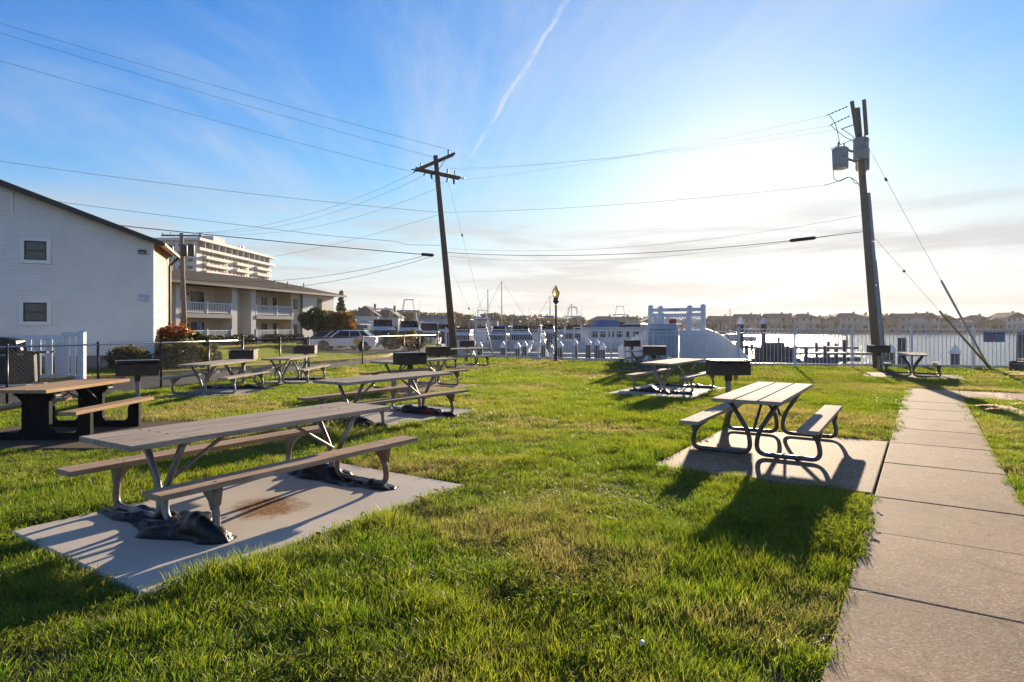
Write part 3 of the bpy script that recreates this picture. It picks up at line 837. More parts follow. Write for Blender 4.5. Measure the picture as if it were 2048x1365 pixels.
# ------------------------------------------------------------------ utility poles
M_ins = plain('insulator', (.035, .028, .026), .3)
M_wirek = plain('cable_black', (.03, .03, .032), .7)
M_wireg = plain('cable_grey', (.30, .30, .30), .6)
M_tank = pm('transformer_grey', (.42, .40, .37), (.36, .34, .31), 3, .5, .1, dirt=(.15, .10, .07))
def insul(mb, p, d, n=4, r=.045, l=.30):
    p = Vector(p); d = Vector(d).normalized()
    for k in range(n):
        a = p + d * (l * k / n)
        mb.cyl(a, a + d * (l / n * .55), r, r * .6, n=8)
    mb.cyl(p, p + d * l, .016, n=6)
# leaning pole with crossarms
B1 = Vector((-3.02, 32.8, 0)); T1p = W(871, 312, 33.0)
pole1 = empty('utility_pole', B1, 0, 'leaning brown utility pole with two wooden crossarms', 'utility pole')
top1 = T1p - B1
def p1(z): return top1 * (z / top1.z)
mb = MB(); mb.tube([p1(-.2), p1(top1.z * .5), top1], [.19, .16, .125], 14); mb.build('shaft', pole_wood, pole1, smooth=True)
a1 = Vector((.93, -.36, .28)).normalized()      # upper arm runs towards the eye on the right
a2 = Vector((.97, .2, -.16)).normalized()
up1 = p1(top1.z - .32); lo1 = p1(top1.z - .95)
yo = Vector((.05, -.16, 0))
for off in (yo, -yo):
    mb = MB(); mb.bar(up1 + off - a1 * 1.25, up1 + off + a1 * 1.12, .09, .115); mb.build('crossarm', pole_wood, pole1, bevel=.01)
for off in (yo, -yo):
    mb = MB(); mb.bar(lo1 + off - a2 * 1.18, lo1 + off + a2 * 1.22, .09, .115); mb.build('crossarm', pole_wood, pole1, bevel=.01)
for sgn in (-1, 1):
    mb = MB(); mb.bar(up1 + a1 * sgn * .6 + yo * 1.4 - Vector((0, 0, .06)), p1(top1.z - .85) + yo, .035, .012); mb.build('arm_brace', M_galv, pole1)
    mb = MB(); mb.bar(lo1 + a2 * sgn * .6 + yo * 1.4 - Vector((0, 0, .06)), p1(top1.z - 1.7) + yo, .035, .012); mb.build('arm_brace', M_galv, pole1)
dl = Vector((-.80, -.15, -.25)); dll = Vector((-.62, .55, -.55)); dr = Vector((.95, -.25, -.08))
ins1 = []
for k, (base, dd) in enumerate(((up1 - a1 * 1.2, Vector((-1, -.3, .0))), (up1 - a1 * .95, Vector((0, 0, 1))), (up1 + a1 * .75 + Vector((0, 0, .06)), Vector((0, 0, 1))),
                                (lo1 - a2 * 1.1, dll), (lo1 - a2 * .55, dll), (lo1 + a2 * .6 - Vector((0, 0, .06)), Vector((-.35, .3, -.8))), (lo1 + a2 * 1.2, dr), (lo1 + a2 * .95 + Vector((0, 0, .06)), Vector((0, 0, 1))), (lo1 + a2 * .55 + Vector((0, 0, .06)), Vector((0, 0, 1))))):
    mb = MB(); insul(mb, base, dd, 4, .055, .32); mb.build('insulator', M_ins, pole1, smooth=True)
mb = MB(); mb.cyl(lo1 + a2 * .9 - Vector((0, 0, .10)), lo1 + a2 * .9 - Vector((0, 0, .38)), .05, n=8); mb.cyl(lo1 - a2 * .3 - Vector((0, 0, .10)), lo1 - a2 * .3 - Vector((0, 0, .34)), .05, n=8); mb.build('cutout_fuse', M_ins, pole1)

# transformer pole on the right
B2 = Vector((14.28, 24.25, 0)); T2p = W(1713, 212, 24.2)
pole2 = empty('utility_pole', B2, 0, 'leaning utility pole carrying three grey transformer cans', 'utility pole')
top2 = T2p - B2
def p2(z): return top2 * (z / top2.z)
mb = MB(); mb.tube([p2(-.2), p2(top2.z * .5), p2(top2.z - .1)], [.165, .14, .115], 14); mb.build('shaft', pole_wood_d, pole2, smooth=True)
for k, (dx, zt, zb) in enumerate(((-.27, .12, -1.35), (.20, .18, -1.2))):
    a = p2(top2.z) + Vector((dx, -.16, zt)); b = p2(top2.z) + Vector((dx * .35 + (.22 if dx > 0 else .05), -.17, zb))
    mb = MB(); mb.bar(a, b, .10, .12); mb.build('crossarm', pole_wood_d, pole2, bevel=.01)
def can(c, r, h, nm):
    mb = MB(); mb.lathe([(r * .96, 0), (r, .03), (r, h - .05), (r * 1.04, h - .04), (r * 1.04, h), (r * .85, h + .06), (r * .3, h + .09)], c, 18)
    o = mb.build('transformer', M_tank, pole2, smooth=True); m_ = o.modifiers.new('e', 'EDGE_SPLIT'); m_.split_angle = .7
    mb = MB(); insul(mb, (c[0] - .08, c[1], c[2] + h + .07), (0, 0, 1), 3, .05, .22); insul(mb, (c[0] + .1, c[1] - .05, c[2] + h + .06), (.1, 0, 1), 3, .035, .16); mb.build('bushing', M_ins, o, smooth=True)
    mb = MB(); mb.box((c[0], c[1] - r - .01, c[2] + h * .55), (.10, .02, .07)); mb.build('name_plate', M_galv, o)
def at2(px, py, d=24.0): return W(px, py, d) - B2
c_ = at2(1681, 338, 23.8); can((c_.x, c_.y, c_.z), .275, .74, 'a')
c_ = at2(1722, 320, 23.75); can((c_.x, c_.y, c_.z), .27, .76, 'b')
c_ = at2(1725, 341, 24.6); can((c_.x, c_.y, c_.z), .25, .80, 'c')
for z in (300, 318):
    mb = MB(); mb.bar(at2(1694, z, 23.95), at2(1712, z + 6, 24.0), .05, .07); mb.build('can_bracket', M_galv, pole2)
# riser conduit on the pole side
mb = MB()
for k, (za, zb) in enumerate(((.2, 1.9), (1.93, 3.3), (3.33, 5.0), (5.03, 6.9))):
    mb.bar(p2(za) + Vector((.15, -.06, 0)), p2(zb) + Vector((.135, -.06, 0)), .13, .12)
mb.build('riser_guard', pm('riser_grey', (.36, .36, .38), (.30, .30, .32), 4, .6), pole2)
mb = MB(); mb.tube([p2(.1) + Vector((.31, -.02, 0)), p2(4.3) + Vector((.24, -.02, 0))], .045, 8); mb.build('riser_pipe', M_galv, pole2, smooth=True)
mb = MB()
for (px, py, qx, qy) in ((1694, 214, 1652, 232), (1698, 233, 1658, 252), (1707, 250, 1682, 259)):
    a, b = at2(px, py, 23.9), at2(qx, qy, 23.9); d_ = b - a
    for k in range(6): mb.cyl(a + d_ * (k / 6), a + d_ * (k / 6 + .06), .03, .02, n=7)
    mb.cyl(a, b, .010, n=5)
mb.build('dead_end_insulator', M_ins, pole2)
mb = MB()
for pts in ([(1660, 232), (1672, 250), (1680, 290)], [(1662, 252), (1690, 275), (1705, 282)], [(1683, 258), (1702, 270), (1712, 280)], [(1664, 297), (1666, 340), (1668, 360), (1680, 364), (1698, 353), (1712, 362), (1718, 372)], [(1649, 371), (1675, 364), (1700, 352), (1710, 368), (1718, 366)], [(1735, 290), (1737, 325), (1730, 350), (1728, 365)], [(1662, 298), (1690, 286), (1715, 276)]):
    mb.tube(fillet([at2(x, y, 23.85) for x, y in pts], .3, 4), .012, 5)
mb.build('jumper_wire', M_wirek, pole2)

# distant pole between the buildings
B3 = Vector((-21.2, 40.3, 0))
pole3 = empty('utility_pole', B3, 0, 'far utility pole with small transformers in front of the condominium', 'utility pole')
top3 = W(363, 467, 40.3) - B3
mb = MB(); mb.tube([(0, 0, -.2), top3], [.17, .12], 10); mb.build('shaft', pole_wood_d, pole3, smooth=True)
mb = MB(); mb.bar(top3 + Vector((-1.35, .1, -.12)), top3 + Vector((1.35, -.1, -.18)), .09, .11); mb.build('crossarm', pole_wood_d, pole3)
for s in (-1, 1):
    mb = MB(); mb.bar(top3 + Vector((s * .55, 0, -.2)), top3 + Vector((0, -.1, -.75)), .03, .012); mb.build('arm_brace', M_galv, pole3)
for (dx, zz_) in ((-.62, -1.55), (.28, -1.5), (.75, -1.5)):
    mb = MB(); mb.lathe([(.19, 0), (.2, .03), (.2, .66), (.16, .74)], top3 + Vector((dx, -.2, zz_)), 12); mb.build('transformer', pm('far_can', (.06, .052, .042), (.05, .044, .036), 4, .6), pole3, smooth=True)
for dx in (-1.2, -.7, .8, 1.2):
    mb = MB(); insul(mb, top3 + Vector((dx, 0, -.1)), (0, 0, 1), 2, .05, .18); mb.build('insulator', M_ins, pole3)

# ------------------------------------------------------------------ cables
def cable(label, pts, r=.014, mat=None, sag=0.0, name='overhead_cable', n=26):
    pts = [Vector(p) for p in pts]; P = []
    for i, (a, b) in enumerate(zip(pts[:-1], pts[1:])):
        for k in range(n + (1 if i == len(pts) - 2 else 0)):
            t = k / n; p = a.lerp(b, t); p.z -= 4 * sag * t * (1 - t) * ((b - a).length / 30.0); P.append(p)
    mb = MB(); mb.tube(P, r * .6, 6); o = mb.build(name, mat or M_wireg, smooth=True)
    tag(o, label, 'cable', 'overhead cables'); return o
def ext(a, b, k=.35): return b + (b - a) * k
P1u = B1 + up1; P1l = B1 + lo1
def onP1(py):
    # point on the leaning pole at an image row
    z = (Y0 - py) / F * 32.9 + CH; return B1 + p1(z)
for k, (qx, qy, dl_, arm, lab) in enumerate(((0, 42, 27, P1u + a1 * .8 + Vector((0, 0, .35)), 'highest thin wire running off left from the pole crossarm'), (0, 62, 27, P1u + a1 * .1 + Vector((0, 0, .15)), 'second highest thin wire running off left from the pole crossarm'), (0, 118, 27, P1u - a1 * 1.5, 'third wire running off left from the end of the upper crossarm'))):
    b = W(qx, qy, dl_); cable(lab, [arm, ext(arm, b, .25)], .012, M_wireg, .18)
b = W(0, 314, 27.0); a = onP1(425)
cable('wire crossing from the white building side to the middle of the leaning pole', [a, ext(a, b, .3)], .015, M_wireg, .32)
cable('single wire from the middle of the leaning pole to the transformer pole', [a, B2 + at2(1650, 371, 23.9)], .011, M_wireg, .35)
b = W(0, 424, 26.0); a = W(841, 509, 32.7)
cable('thick black cable running from the splice case across the white gable', [a, ext(a, b, .15)], .034, M_wirek, .12)
b = W(0, 388, 26.0); a = onP1(491)
cable('wavy wire above the thick black cable left of the leaning pole', [a, W(815, 490, 32.8), W(790, 483, 32.7), W(640, 470, 31.5), ext(W(640, 470, 31.5), b, .1)], .015, M_wirek, .06)
cable('cable with hanging splice between the leaning pole and the transformer pole', [onP1(505), B2 + p2((Y0 - 463) / F * 24.25 + CH)], .022, M_wirek, .75)
cable('lower faint wire between the leaning pole and the transformer pole', [onP1(512), B2 + p2((Y0 - 458) / F * 24.25 + CH)], .010, M_wireg, 1.05)
cable('upper faint wire between the leaning pole and the transformer pole', [onP1(497), B2 + p2((Y0 - 430) / F * 24.25 + CH)], .010, M_wireg, .95)
for k, (pp, q) in enumerate(((P1l + a2 * 1.5, (1652, 232)), (P1l + a2 * .95 + Vector((0, 0, .38)), (1658, 252)), (P1l + a2 * .55 + Vector((0, 0, .38)), (1682, 259)))):
    cable(('top', 'middle', 'lowest')[k] + ' high wire from the lower crossarm to the dead end insulators', [pp, B2 + at2(q[0], q[1], 23.9)], .0065, M_wireg, .45)
fp = B3 + top3
for k, (pp, dx) in enumerate(((P1l - a2 * 1.1 + dll.normalized() * .32, -1.2), (P1l - a2 * .55 + dll.normalized() * .32, .8), (onP1(375), 1.2))):
    cable('wire from the leaning pole to the far pole crossarm, ' + ('outermost', 'middle', 'innermost')[k], [pp, fp + Vector((dx, 0, .08))], .011, M_wireg, 1.6)
cable('wire from pole middle down to the far pole shaft', [onP1(428), fp + Vector((0, 0, -2.2))], .012, M_wireg, .8)
cable('upper sagging service cable passing the condominium balconies', [W(845, 513, 32.6), B3 + top3 * .62], .018, M_wirek, 1.05)
cable('lower sagging service cable passing the condominium balconies', [W(862, 514, 32.6), B3 + top3 * .55], .018, M_wirek, 1.25)
mb = MB(); a, b = W(842, 509, 32.7), W(868, 511, 32.7); d_ = b - a
mb.tube([a, a + d_ * .08, a + d_ * .92, b], [.03, .085, .085, .03], 10); o = mb.build('splice_case', M_wirek, smooth=True); tag(o, 'dark sausage shaped splice case hanging beside the leaning pole', 'splice case')
a = onP1(505); b = B2 + p2((Y0 - 463) / F * 24.25 + CH)
def catp(a, b, t, sag): p = a.lerp(b, t); p.z -= 4 * sag * t * (1 - t) * ((b - a).length / 30.0); return p
mb = MB(); mb.tube([catp(a, b, .858, .75), catp(a, b, .862, .75), catp(a, b, .905, .75), catp(a, b, .91, .75)], [.02, .07, .07, .02], 8); o = mb.build('splice_case', M_wirek, smooth=True); tag(o, 'long thin splice case hanging near the transformer pole', 'splice case')
# guys
def guy(label, a, b, guard=None, gm=None, bead=.45):
    o = cable(label, [a, b], .010, M_wireg, 0, 'guy_wire'); o['category'] = 'guy wire'; o['group'] = 'pole guys'
    a, b = Vector(a), Vector(b)
    mb = MB(); mb.tube([a.lerp(b, bead - .004), a.lerp(b, bead + .010)], .045, 8); mb.build('strain_bead', M_ins, o)
    if guard:
        mb = MB(); mb.tube([a.lerp(b, guard), a.lerp(b, .985)], .042, 8); mb.build('guy_guard', gm, o, smooth=True)
M_yel = plain('yellow_plastic', (.40, .24, .055), .5); M_wgd = plain('pale_plastic', (.44, .42, .37), .5)
an1 = Vector((-.95, 33.1, 0)); an2 = Vector((18.15, 23.55, 0))
guy('guy wire from the lower crossarm of the leaning pole, pale guard at its foot', P1l + a2 * .6 - Vector((0, 0, .3)), an1, .80, M_wgd, .30)
guy('short guy wire from the splice height of the leaning pole', onP1(515), an1 + Vector((-.1, .05, 0)), None, None, .5)
guy('long guy wire from the transformer pole top, pale guard at its foot', B2 + p2(top2.z - .9), an2, .63, M_wgd, .21)
guy('guy wire from the middle of the transformer pole in a yellow guard', B2 + p2((Y0 - 458) / F * 24.25 + CH), an2 + Vector((.0, -.12, 0)), .58, M_yel, .3)
mb = MB(); mb.box((0, 0, .05), (.30, .2, .10), (0, 0, .3)); mb.tube([(0, 0, .1), (-.06, 0, .26)], .02, 6); o = mb.build('guy_anchor', M_darksteel); o.location = an2; tag(o, 'small steel guy anchor at the foot of the yellow guarded wire', 'anchor')

# ------------------------------------------------------------------ white sided building (left)
AL = math.radians(22)
R0 = Vector((-14.72, 25.4, 0))
bw = empty('apartment_building', R0, AL, 'white sided two storey building with brown gable roof and two small windows', 'building')
# local: x along the front wall (negative = left, nearer the eye), y into the building, z up
EZ, RS, BWID, BDEP = 5.22, .385, 15.0, 4.6
def rz_at(x): return EZ + RS * min(-x, BWID + x)
mb = MB(); mb.prism([(0, 0), (0, EZ), (-BWID / 2, EZ + RS * BWID / 2), (-BWID, EZ), (-BWID, 0)], .06, BDEP)
mb.build('wall_core', M_siding_w, bw)
mb = MB(); mb.b6(-BWID - .02, .02, .02, .059, -.2, .56); mb.build('foundation', M_foundation, bw)
z = .56
ci = 0
while z < EZ + RS * BWID / 2 - .05:
    z2 = z + .094
    xr = .0 if z2 < EZ else -(z2 - EZ) / RS - .02
    xl = max(-BWID - xr * 0 if z2 < EZ else -BWID + (z2 - EZ) / RS, -9.2)
    if xr - xl > .2:
        zm = z + .066
        mb = MB(); mb.prism([(.004, z), (.012, zm), (.050, zm + .004), (.050, z2), (.058, z2), (.058, z)], xl, xr, axis='x')
        mb.build('clapboard', M_siding, bw)
    z = z2
z = .5
while z < EZ - .05:
    z2 = z + .10
    mb = MB(); mb.add([(.058 - .0, 0.02, z), (.058, BDEP, z), (.03, BDEP, z2), (.03, .02, z2), (.0, .02, z), (.0, BDEP, z), (.0, BDEP, z2), (.0, .02, z2)],
                      [(0, 1, 2, 3), (4, 7, 6, 5), (0, 4, 5, 1), (3, 2, 6, 7), (0, 3, 7, 4), (1, 5, 6, 2)])
    mb.build('clapboard', M_siding_w, bw); z = z2
mb = MB(); mb.b6(-.06, .068, -.008, .10, .3, EZ); mb.build('corner_board', M_siding, bw)
# roof: two slabs with thick brown rake board
for s in (0, 1):
    ov = .45
    def XZ(d): return (-d if s == 0 else -BWID + d, EZ + RS * d)
    p0, p1_ = XZ(-ov), XZ(BWID / 2)
    mb = MB(); mb.prism([p0, p1_, (p1_[0], p1_[1] + .10), (p0[0], p0[1] + .10)], -.42, BDEP + .3); mb.build('roof_slab', M_roof, bw)
    mb = MB(); mb.prism([(p0[0], p0[1] - .10), (p1_[0], p1_[1] - .16), (p1_[0], p1_[1] + .075), (p0[0], p0[1] + .075)], -.455, -.423); mb.build('rake_board', M_browntrim, bw)
mb = MB(); mb.prism([(.02, EZ - .02), (.42, EZ - .20), (.42, EZ - .16), (.02, EZ - .0)], -.42, BDEP); mb.build('soffit', M_siding_w, bw)
mb = MB(); mb.b6(.44, .53, -.42, BDEP, EZ - .24, EZ - .11); mb.build('gutter', M_gutter, bw, bevel=.01)
mb = MB(); mb.tube([(.12, 4.35, .1), (.12, 4.35, 4.6), (.5, 4.35, 5.0)], .06, 8); mb.build('downpipe', M_gutter, bw)
def bw_window(xl, xr, z0, z1):
    w = empty('window'); w.parent = bw; KIDS.setdefault(bw.name, []).append(w)
    t = .14
    mb = MB()
    for (a, b, c, d) in ((xl - t, xr + t, z0 - t, z0), (xl - t, xr + t, z1, z1 + t), (xl - t, xl, z0, z1), (xr, xr + t, z0, z1)): mb.b6(a, b, -.05, .05, c, d)
    mb.build('trim', M_siding, w, bevel=.006)
    mb = MB(); t2 = .05
    for (a, b, c, d) in ((xl, xr, z0, z0 + t2), (xl, xr, z1 - t2, z1), (xl, xl + t2, z0 + t2, z1 - t2), (xr - t2, xr, z0 + t2, z1 - t2), (xl + t2, xr - t2, (z0 + z1) / 2 - .02, (z0 + z1) / 2 + .02)): mb.b6(a, b, -.035, .055, c, d)
    mb.build('sash', M_winframe, w)
    for (c, d) in ((z0 + t2, (z0 + z1) / 2 - .02), ((z0 + z1) / 2 + .02, z1 - t2)):
        mb = MB(); mb.b6(xl + t2, xr - t2, -.012, .050, c, d); mb.build('pane', pm('window_pane', (.055, .065, .07), (.10, .11, .11), 1.2, .12, 0), w)
bw_window(-4.27, -3.56, 4.27, 5.0); bw_window(-4.30, -3.55, 1.90, 2.63)
mb = MB(); mb.b6(-5.5, -4.62, -.04, .05, 5.98, 6.82); v_ = mb.build('gable_vent', M_siding, bw, bevel=.01)
for k in range(8):
    mb = MB(); mb.box((-5.06, -.05, 6.08 + k * .088), (.70, .03, .05), (.6, 0, 0)); mb.build('louvre', M_siding, v_)
fl = MB(); fl.b6(-.48, -.20, -.10, .0, 4.66, 4.82); o = fl.build('floodlight', M_black, bw, bevel=.02)
mb = MB(); mb.b6(-.45, -.23, -.108, -.101, 4.68, 4.75); mb.build('lens', M_galv, o)
mb = MB(); mb.b6(-.52, -.07, -.02, .0, 2.72, 3.02); sg = mb.build('building_sign', plain('sign_white', (.62, .64, .72), .5), bw, bevel=.004)
M_navy = plain('navy_lettering', (.02, .025, .09), .6)
text_mesh('BLDG  6', .085, M_navy, sg, (-.295, -.0225, 2.955), (math.pi / 2, 0, 0))
text_mesh('121-128', .085, M_navy, sg, (-.295, -.0225, 2.775), (math.pi / 2, 0, 0))
mb = MB(); mb.b6(-.24, -.16, -.024, -.0205, 2.865, 2.879); mb.prism([(-.16, 2.847), (-.125, 2.872), (-.16, 2.897)], -.024, -.0205); mb.build('arrow', M_ink, sg)

# vinyl screen fence and covered barbecue by the building
def vinyl_screen():
    pA = Vector((-13.2, 19.1, 0)); pB = Vector((-14.35, 19.9, 0)); pC = Vector((-21.5, 17.9, 0))
    f = empty('screen_fence', pA, 0, 'white vinyl plank screen fence in front of the white sided building', 'fence')
    for (a, b, H_, nplk) in ((pA, pB, 1.46, 6), (pB, pC, 1.36, 26)):
        d = b - a; ang = math.atan2(d.y, d.x)
        mb = MB(); mb.bar(a - pA + Vector((0, 0, H_)), b - pA + Vector((0, 0, H_)), .06, .13); mb.build('top_rail', M_white, f, bevel=.006)
        mb = MB(); mb.bar(a - pA + Vector((0, 0, .12)), b - pA + Vector((0, 0, .12)), .06, .13); mb.build('bottom_rail', M_white, f)
        for i in range(nplk):
            c = a.lerp(b, (i + .5) / nplk) - pA; w = d.length / nplk
            mb = MB(); mb.box((0, 0, H_ / 2 + .06), (w * .66, .022, H_ - .25)); mb.build('plank', M_white, f, loc=c + Vector((0, (.02 if i % 2 else -.02), 0)), rot=(0, 0, ang))
    for p, H_ in ((pA, 1.54), (pB, 1.44), (pC, 1.42)):
        mb = MB(); mb.b6(-.07, .07, -.07, .07, -.1, H_); mb.lathe([(.11, H_ + .001), (.11, H_ + .03), (.004, H_ + .08)], n=4); mb.build('post', M_white, f, loc=p - pA)
vinyl_screen()
bq = empty('barbecue', (-14.75, 18.3, 0), math.radians(12), 'black covered gas barbecue standing behind the chain link fence', 'barbecue')
mb = MB(); mb.add([(-.52, -.28, 0.05), (.62, -.28, .05), (.62, .28, .05), (-.52, .28, .05), (-.50, -.27, .98), (.60, -.27, .98), (.60, .27, .98), (-.50, .27, .98)], [(0, 3, 2, 1), (4, 5, 6, 7), (0, 1, 5, 4), (1, 2, 6, 5), (2, 3, 7, 6), (3, 0, 4, 7)]); mb.build('cabinet', M_black, bq, bevel=.02)
mb = MB(); mb.prism([(-.62, .981), (.30, .981), (.24, 1.30), (-.05, 1.38), (-.40, 1.40), (-.66, 1.34)], -.27, .27); mb.build('lid', M_black, bq, bevel=.03)
mb = MB(); mb.b6(.61, 1.02, -.25, .25, .92, .97); mb.build('side_shelf', M_black, bq)
mb = MB(); mb.tube([(-.25, -.33, 1.02), (.18, -.33, 1.02)], .015, 6); mb.b6(-.25, -.22, -.33, -.28, 1.005, 1.03); mb.b6(.15, .18, -.33, -.28, 1.005, 1.03); mb.build('handle', M_galv, bq)
mb = MB(); mb.b6(.3, .45, -.30, -.281, .86, .92); mb.b6(-.3, .1, -.30, -.281, .84, .90); mb.build('badge', M_galv, bq)
for s in (-.42, .52):
    mb = MB(); mb.cyl((s, -.24, .06), (s, .24, .06), .06, n=10); mb.build('wheel', M_blackp, bq)
mb = MB(); mb.b6(-21, -13.9, 17.1, 19.6, -.05, .035); o = mb.build('patio_slab', M_pad_mid, bevel=.01); o['kind'] = 'structure'

# ------------------------------------------------------------------ condominium with balconies
CA = Vector((-27.8, 50.8, 0)); CEd = Vector((math.cos(math.radians(75)), math.sin(math.radians(75)), 0)); CNo = Vector((CEd.y, -CEd.x, 0)); CANG = math.atan2(CEd.y, CEd.x)
cd = empty('condominium', CA, CANG, 'cream two storey condominium with white balcony railings and brown shingle roof', 'building')
cd.scale = (1.22, 1, 1)
# local x along facade, -y faces the lawn, z up
def cbox(name, x0, x1, y0, y1, z0, z1, mat, par=None, bev=0):
    mb = MB(); mb.b6(x0, x1, y0, y1, z0, z1); return mb.build(name, mat, par or cd, bevel=bev)
cbox('wall', -9, 13.25, 1.6, 9.5, 0, 5.35, M_cream)
cbox('wall', 13.26, 14.62, .0, 9.4, 0, 5.34, M_cream)
cbox('wall', 14.63, 20.0, -.15, 9.45, 0, 5.33, M_cream_w)
cbox('wall', -9, .1, .02, 1.59, 0, 5.34, M_cream)
for (a, b, m) in ((5.55, 6.12, M_cream_w), (7.72, 8.3, M_cream_w), (.11, .5, M_cream_w)): cbox('column', a, b, -.25, 1.59, 0, 5.34, m)
cbox('stair_wall', 6.13, 7.71, 1.0, 1.59, 0, 5.33, M_cream)
cbox('stair_door', 6.3, 6.9, .96, .99, 0, 2.1, M_gutter)
def cwin(x0, x1, z0, z1, y, mull=False, mat=None):
    f = cbox('window', x0, x1, y - .05, y - .005, z0, z1, M_winframe)
    cbox('pane', x0 + .06, x1 - .06, y - .062, y - .051, z0 + .06, z1 - .06, M_glass, f)
    if mull: cbox('mullion', (x0 + x1) / 2 - .04, (x0 + x1) / 2 + .04, y - .072, y - .0625, z0, z1, M_white, f)
    return f
M_shade = plain('window_shade', (.42, .40, .36), .7)
for zf in (0.15, 2.88):
    cwin(.62, 1.05, zf + .75, zf + 1.95, 1.6); cwin(1.9, 2.55, zf, zf + 2.05, 1.6); cwin(3.1, 4.35, zf + .35, zf + 2.0, 1.6, zf < 1)
    cwin(8.42, 8.85, zf + .1, zf + 2.0, 1.6); cwin(9.5, 10.3, zf, zf + 2.05, 1.6); cwin(11.0, 11.7, zf + .7, zf + 1.95, 1.6); cwin(12.5, 13.0, zf + .7, zf + 1.95, 1.6)
    cwin(13.6, 14.15, zf + .75, zf + 1.85, 0)
    cbox('porch_light', 2.75, 2.87, 1.5, 1.595, zf + 1.6, zf + 1.85, M_black)
cbox('bay_strip', 17.0, 18.0, -.19, -.151, .2, 5.0, M_cream)
cwin(17.15, 17.85, 3.75, 4.95, -.19); cwin(17.15, 17.85, 1.0, 2.2, -.19)
ac = cbox('air_conditioner', 17.2, 17.75, -.5, -.19, 2.95, 3.4, M_white)
def rail(x0, x1, z0, z1, mids, y=-.2):
    r = empty('balcony_railing'); r.parent = cd; KIDS.setdefault(cd.name, []).append(r)
    cbox('top_rail', x0, x1, y - .03, y + .03, z1 - .07, z1, M_white, r); cbox('bottom_rail', x0, x1, y - .03, y + .03, z0 + .08, z0 + .14, M_white, r)
    for m_ in [x0 + .05, x1 - .05] + mids: cbox('newel', m_ - .06, m_ + .06, y - .06, y + .06, z0, z1 + .10, M_white, r)
    n = int((x1 - x0) / .16)
    me = MB(); me.b6(-.028, .028, -.012, .012, z0 + .14, z1 - .07); me = me.mesh('baluster', M_white)
    for i in range(n): link('baluster', me, r, (x0 + (i + .5) * (x1 - x0) / n, y, 0))
for (x0, x1, mm) in ((.52, 5.53, [3.0]), (8.32, 13.24, [11.0])):
    cbox('balcony_slab', x0, x1, -.3, 1.59, 2.50, 2.86, pm('grey_fascia', (.30, .29, .28), (.26, .25, .24), 2, .7))
    rail(x0, x1, 2.865, 3.85, mm)
    rail(x0, x1, .05, 1.42, mm, -.22)
# roof with hip end
mb = MB()
x0, x1, yf, yb, ze, zr = -9.5, 21.0, -1.15, 10.3, 5.36, 7.05
ym = (yf + yb) / 2
mb.add([(x0, yf, ze), (x1, yf, ze), (x1, yb, ze), (x0, yb, ze), (x0, ym, zr), (x1 - 6.2, ym, zr), (x0, yf, ze + .16), (x1, yf, ze + .16), (x1, yb, ze + .16), (x0, yb, ze + .16)],
       [(0, 3, 2, 1), (6, 7, 5, 4), (7, 8, 5), (8, 9, 4, 5), (0, 1, 7, 6), (1, 2, 8, 7), (2, 3, 9, 8), (3, 0, 6, 4, 9)])
rf = mb.build('roof', M_roof, cd)
mb = MB(); mb.b6(x0, x1, yf - .06, yf - .005, ze - .08, ze + .14); mb.build('fascia', M_browntrim, rf)
for (xx, yy) in ((13.2, 2.0), (15.0, 1.9), (18.0, 2.3), (3.0, 3.5)):
    mb = MB(); zz1 = ze + .16 + (yy - yf) / (ym - yf) * (zr - ze - .16); mb.cyl((xx, yy, zz1 - .1), (xx, yy, zz1 + .42), .06, n=8); mb.build('vent_pipe', M_browntrim, rf)
cbox('downspout', 14.55, 14.66, -.28, -.16, 0, 5.3, M_gutter); cbox('downspout', -.42, -.30, -.1, .01, 0, 5.3, M_gutter)
M_umb = plain('blue_canvas', (.09, .22, .42), .8)
mb = MB(); mb.lathe([(.03, .02), (.03, .75), (.20, .78), (.24, 1.0), (.17, 1.6), (.12, 2.1), (.02, 2.35)], n=9); o = mb.build('patio_umbrella', M_umb); o.location = CA + CEd * 2.9 * 1.22 + CNo * -.4; tag(o, 'folded blue patio umbrella on the ground floor terrace of the condominium', 'umbrella')

# ------------------------------------------------------------------ high-rise behind
TWA = Vector((-127.0, 250, 0)); tang = math.atan2(67, 3.4)
tw_ = empty('tower_block', TWA, tang, 'pale concrete apartment tower with long balcony bands rising behind the condominium', 'building')
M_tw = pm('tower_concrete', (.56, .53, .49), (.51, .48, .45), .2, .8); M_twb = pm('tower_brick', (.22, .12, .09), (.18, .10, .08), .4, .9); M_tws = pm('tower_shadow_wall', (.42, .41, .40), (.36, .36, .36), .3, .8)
TZ = 36.6; TL = 67.0
def tbox(n, x0, x1, y0, y1, z0, z1, m, par=None):
    mb = MB(); mb.b6(x0, x1, y0, y1, z0, z1); return mb.build(n, m, par or tw_)
